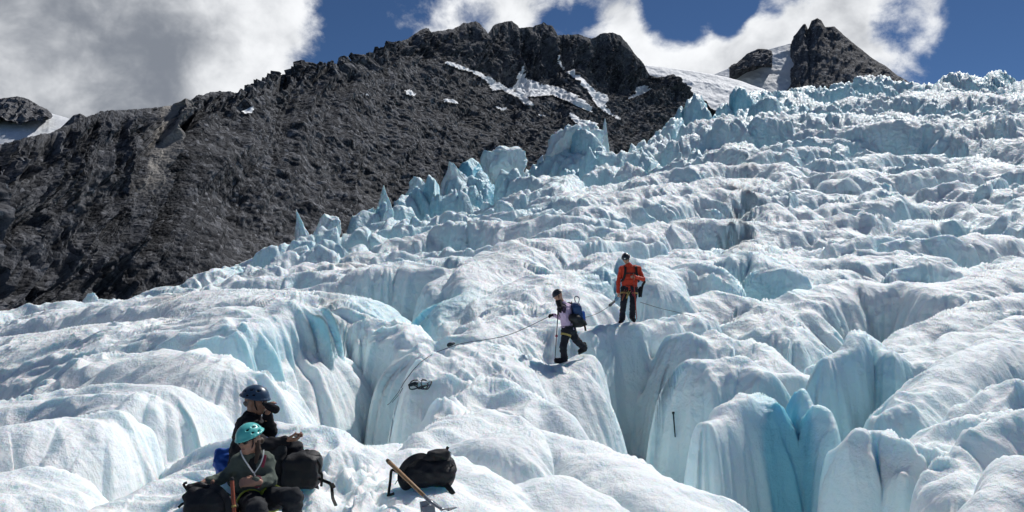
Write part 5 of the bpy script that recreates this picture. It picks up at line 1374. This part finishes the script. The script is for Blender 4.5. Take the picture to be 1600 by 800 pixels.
def lie(pts, r=0.008):
    """a line along the ice: sampled closely so that it drapes over the surface"""
    out = []
    for (a, b) in zip(pts, pts[1:] + [pts[-1]]):
        n = max(1, int(math.hypot(b[0] - a[0], b[1] - a[1]) / 5))
        for i in range(n):
            g = ground(a[0] + (b[0] - a[0]) * i / n, a[1] + (b[1] - a[1]) * i / n); out.append(g)
    sm = []
    for i in range(len(out)):
        q = out[max(0, i - 3):i + 4]; v = sum(q, Vector()) / len(q)
        sm.append(v + Vector((0, -0.08, 0.07)))
    return sm
def ropes():
    h = JK['wrR'] + Vector((-0.07, -0.01, -0.02))
    g = lie([(700, 551), (692, 552), (670, 563), (652, 578), (640, 592), (630, 608), (618, 628), (608, 645), (600, 656)], 0.012)
    start = lie([(725, 545)], 0.012)[0]
    mid = h.lerp(start, 0.5) + Vector((0, 0, -0.12))
    t = thing('climbing_rope', 'dark rope running from the lilac walker down the middle ice hump', 'rope', tuple(g[-1]))
    tube('strand', spline([h, mid, start] + g, 6), 0.0065, ROPE, t, 6)
    g2 = lie([(632, 606), (622, 627), (614, 638), (606, 648)], 0.012)
    tube('strand', spline([p + Vector((0.02, 0, 0)) for p in g2], 6), 0.006, ROPE, t, 6)
    kn = lie([(702, 548)], 0.02)[0]
    soft('knot', [RC(kn, kn + Vector((0.10, 0.05, 0.03)), 0.035, 0.025), EL(kn + Vector((0.04, 0, 0.02)), (0.06, 0.04, 0.035))], ROPE, t, 0.010, k=0.02)
    # coil
    c = ground(660, 606)
    t = thing('rope_coil', 'small heap of coiled dark rope lying on the middle ice hump', 'rope', tuple(c))
    rs = random.Random(4)
    for i in range(4):
        cx = c + Vector((-0.02 + 0.05 * i - .06, 0.0, 0.03 + 0.006 * i)); a0 = rs.uniform(0, 6)
        rx, ry = 0.15 - 0.02 * i, 0.16
        pts = [cx + Vector((math.cos(a0 + w) * rx, math.sin(a0 + w) * ry, 0.03 * math.sin(w * 2 + i) + 0.15 * math.sin(a0 + w) * ry * 2)) for w in [2 * math.pi * j / 14 for j in range(14)]]
        tube('loop', spline(pts, 3), 0.012, ROPE, t, 6)
    tube('tail', spline([c + Vector((0.08, 0, 0.05)), c + Vector((0.16, 0.05, 0.10)), c + Vector((0.24, 0.1, 0.12)), c + Vector((0.27, 0.05, 0.07))], 5), 0.006, ROPE, t, 6)
    soft('wrap', [RC(c + Vector((-0.22, -0.02, 0.03)), c + Vector((-0.12, -0.02, 0.06)), 0.03, 0.035)], ROPE, t, 0.010, k=0.02)
    # between the two standing people
    a = P(911, 497, 17.2); k1 = P(955, 476, 19.6); k2 = P(959, 470, 19.8); h = JR['wrR'] + Vector((0, -0.05, -0.07))
    t = thing('climbing_rope', 'slack grey rope between the lilac walker and the person in red', 'rope', tuple(k1))
    tube('strand', spline([a, a.lerp(k1, 0.5) + Vector((0, 0, -0.05)), k1, k2, h], 6), 0.006, ROPE_GREY, t, 6)
    soft('knot', [RC(P(953, 477, 19.55), P(960, 471, 19.8), 0.035, 0.028)], ROPE, t, 0.012, k=0.02)
    b = P(1000, 472, 20.5); e = P(1100, 499, 22.4)
    t = thing('climbing_rope', 'thin dark rope leading right from the person in red across the ice', 'rope', tuple(e))
    tube('strand', spline([b, b.lerp(e, 0.3) + Vector((0, 0, -0.02)), b.lerp(e, 0.6), e], 6), 0.006, ROPE, t, 6)
    a = P(1052, 645, 17.2); b = P(1055, 683, 17.0)
    g = ground(1053, 664)
    a = P(1052, 645, g.y - 0.05); b = P(1055, 683, g.y - 0.10)
    t = thing('ice_stake', 'thin dark stake against the ice wall below the person in red', 'stake', tuple(b))
    tube('rod', [a, b], [0.016, 0.013], ROPE, t, 8); tube('head', [a + Vector((0, 0, 0.02)), a - Vector((0, 0, 0.03))], [0.03, 0.024], CHAR, t, 8)
ropes()

# ------------------------------------------------------------------ free-standing seracs on the glacier's edge
def serac(px, py_top, py_bot, wpx, Y, lean, seed, label, blocky=0.5):
    rs = np.random.RandomState(seed)
    bm = bmesh.new(); bmesh.ops.create_icosphere(bm, subdivisions=5, radius=1.0)
    v = np.array([tuple(x.co) for x in bm.verts]); f = np.array([[q.index for q in p.verts] for p in bm.faces]); bm.free()
    base = P(px, py_bot, Y); top = P(px, py_top, Y); H = (top - base).length; W = wpx / FPX * Y * 0.5
    v = np.sign(v) * np.abs(v) ** 0.6
    for i in range(14):                                    # broken along random planes
        n = rs.randn(3); n[2] *= 0.6; n /= np.linalg.norm(n); c = rs.uniform(0.45, 0.92)
        d = v @ n - c; v = v - np.maximum(d, 0)[:, None] * n
    q = v.copy()
    n1 = fbm3(q[:, 0] * 1.3, q[:, 1] * 1.3, q[:, 2] * 0.8, 3, seed, 0.55)
    n2 = fbm3(q[:, 0] * 3.5, q[:, 1] * 3.5, q[:, 2] * 1.6, 3, seed + 5, 0.6, ridged=True)
    t = np.clip((v[:, 2] + 1) / 2, 0, 1)
    tap = 1 - (1 - blocky) * t ** 1.1
    v[:, 0] *= tap * W; v[:, 1] *= tap * W * 0.8; v[:, 0] += lean * t ** 1.5 * W
    v[:, 2] = -0.6 * H + t * 1.6 * H
    rad = q * np.array([1, 1, 0.3]); rad /= np.linalg.norm(rad, axis=1)[:, None] + 1e-6
    v = v + rad * ((n1 * 0.38 + (n2 - 0.3) * 0.16) * W * (0.35 + 0.65 * tap))[:, None]
    v[:, 2] += (n1 * 0.30 + n2 * 0.08) * W * blocky
    me = fast_mesh('serac', v + npv(base), tris=f)
    attr(me, 'blue', 0.22 + 0.30 * n1 + 0.1 * n2); attr(me, 'dirt', 0.3 * sstep(n2, 0.3, 0.7)); attr(me, 'rough', np.full(len(v), 1.6))
    o = link_mesh('ice_serac', me, ICE); tag(o, label, 'serac', 'ice seracs along the glacier edge')
SER = [(474, 327, 378, 50, 115, -0.5, 3, 'thin leaning ice spire, leftmost of the pointed ones on the skyline', 0.05),
       (514, 336, 372, 60, 116, 0.1, 5, 'low rough ice block right of the leftmost leaning spire', 0.5),
       (604, 290, 352, 52, 138, -0.2, 9, 'tall needle of pale ice alone against the dark slope', 0.06),
       (604, 330, 392, 70, 128, 0.2, 12, 'pale broken ice block below the tall ice needle', 0.55),
       (655, 280, 318, 60, 158, 0.0, 15, 'stubby ice tooth halfway up the glacier edge', 0.5),
       (716, 246, 296, 66, 174, -0.3, 18, 'blunt leaning ice tower right of the stubby tooth', 0.45),
       (785, 222, 270, 78, 196, 0.1, 21, 'broad square topped ice block below the snow bands', 0.72),
       (885, 198, 242, 108, 226, 0.15, 26, 'largest pale blue ice block on the upper skyline', 0.80),
       (945, 186, 222, 26, 250, 0.1, 27, 'small sharp ice fin right of the largest skyline block', 0.12),
       (140, 460, 478, 40, 69, 0.1, 30, 'small ice knob at the lower left end of the glacier edge', 0.5)]
for s_ in SER: serac(*s_)
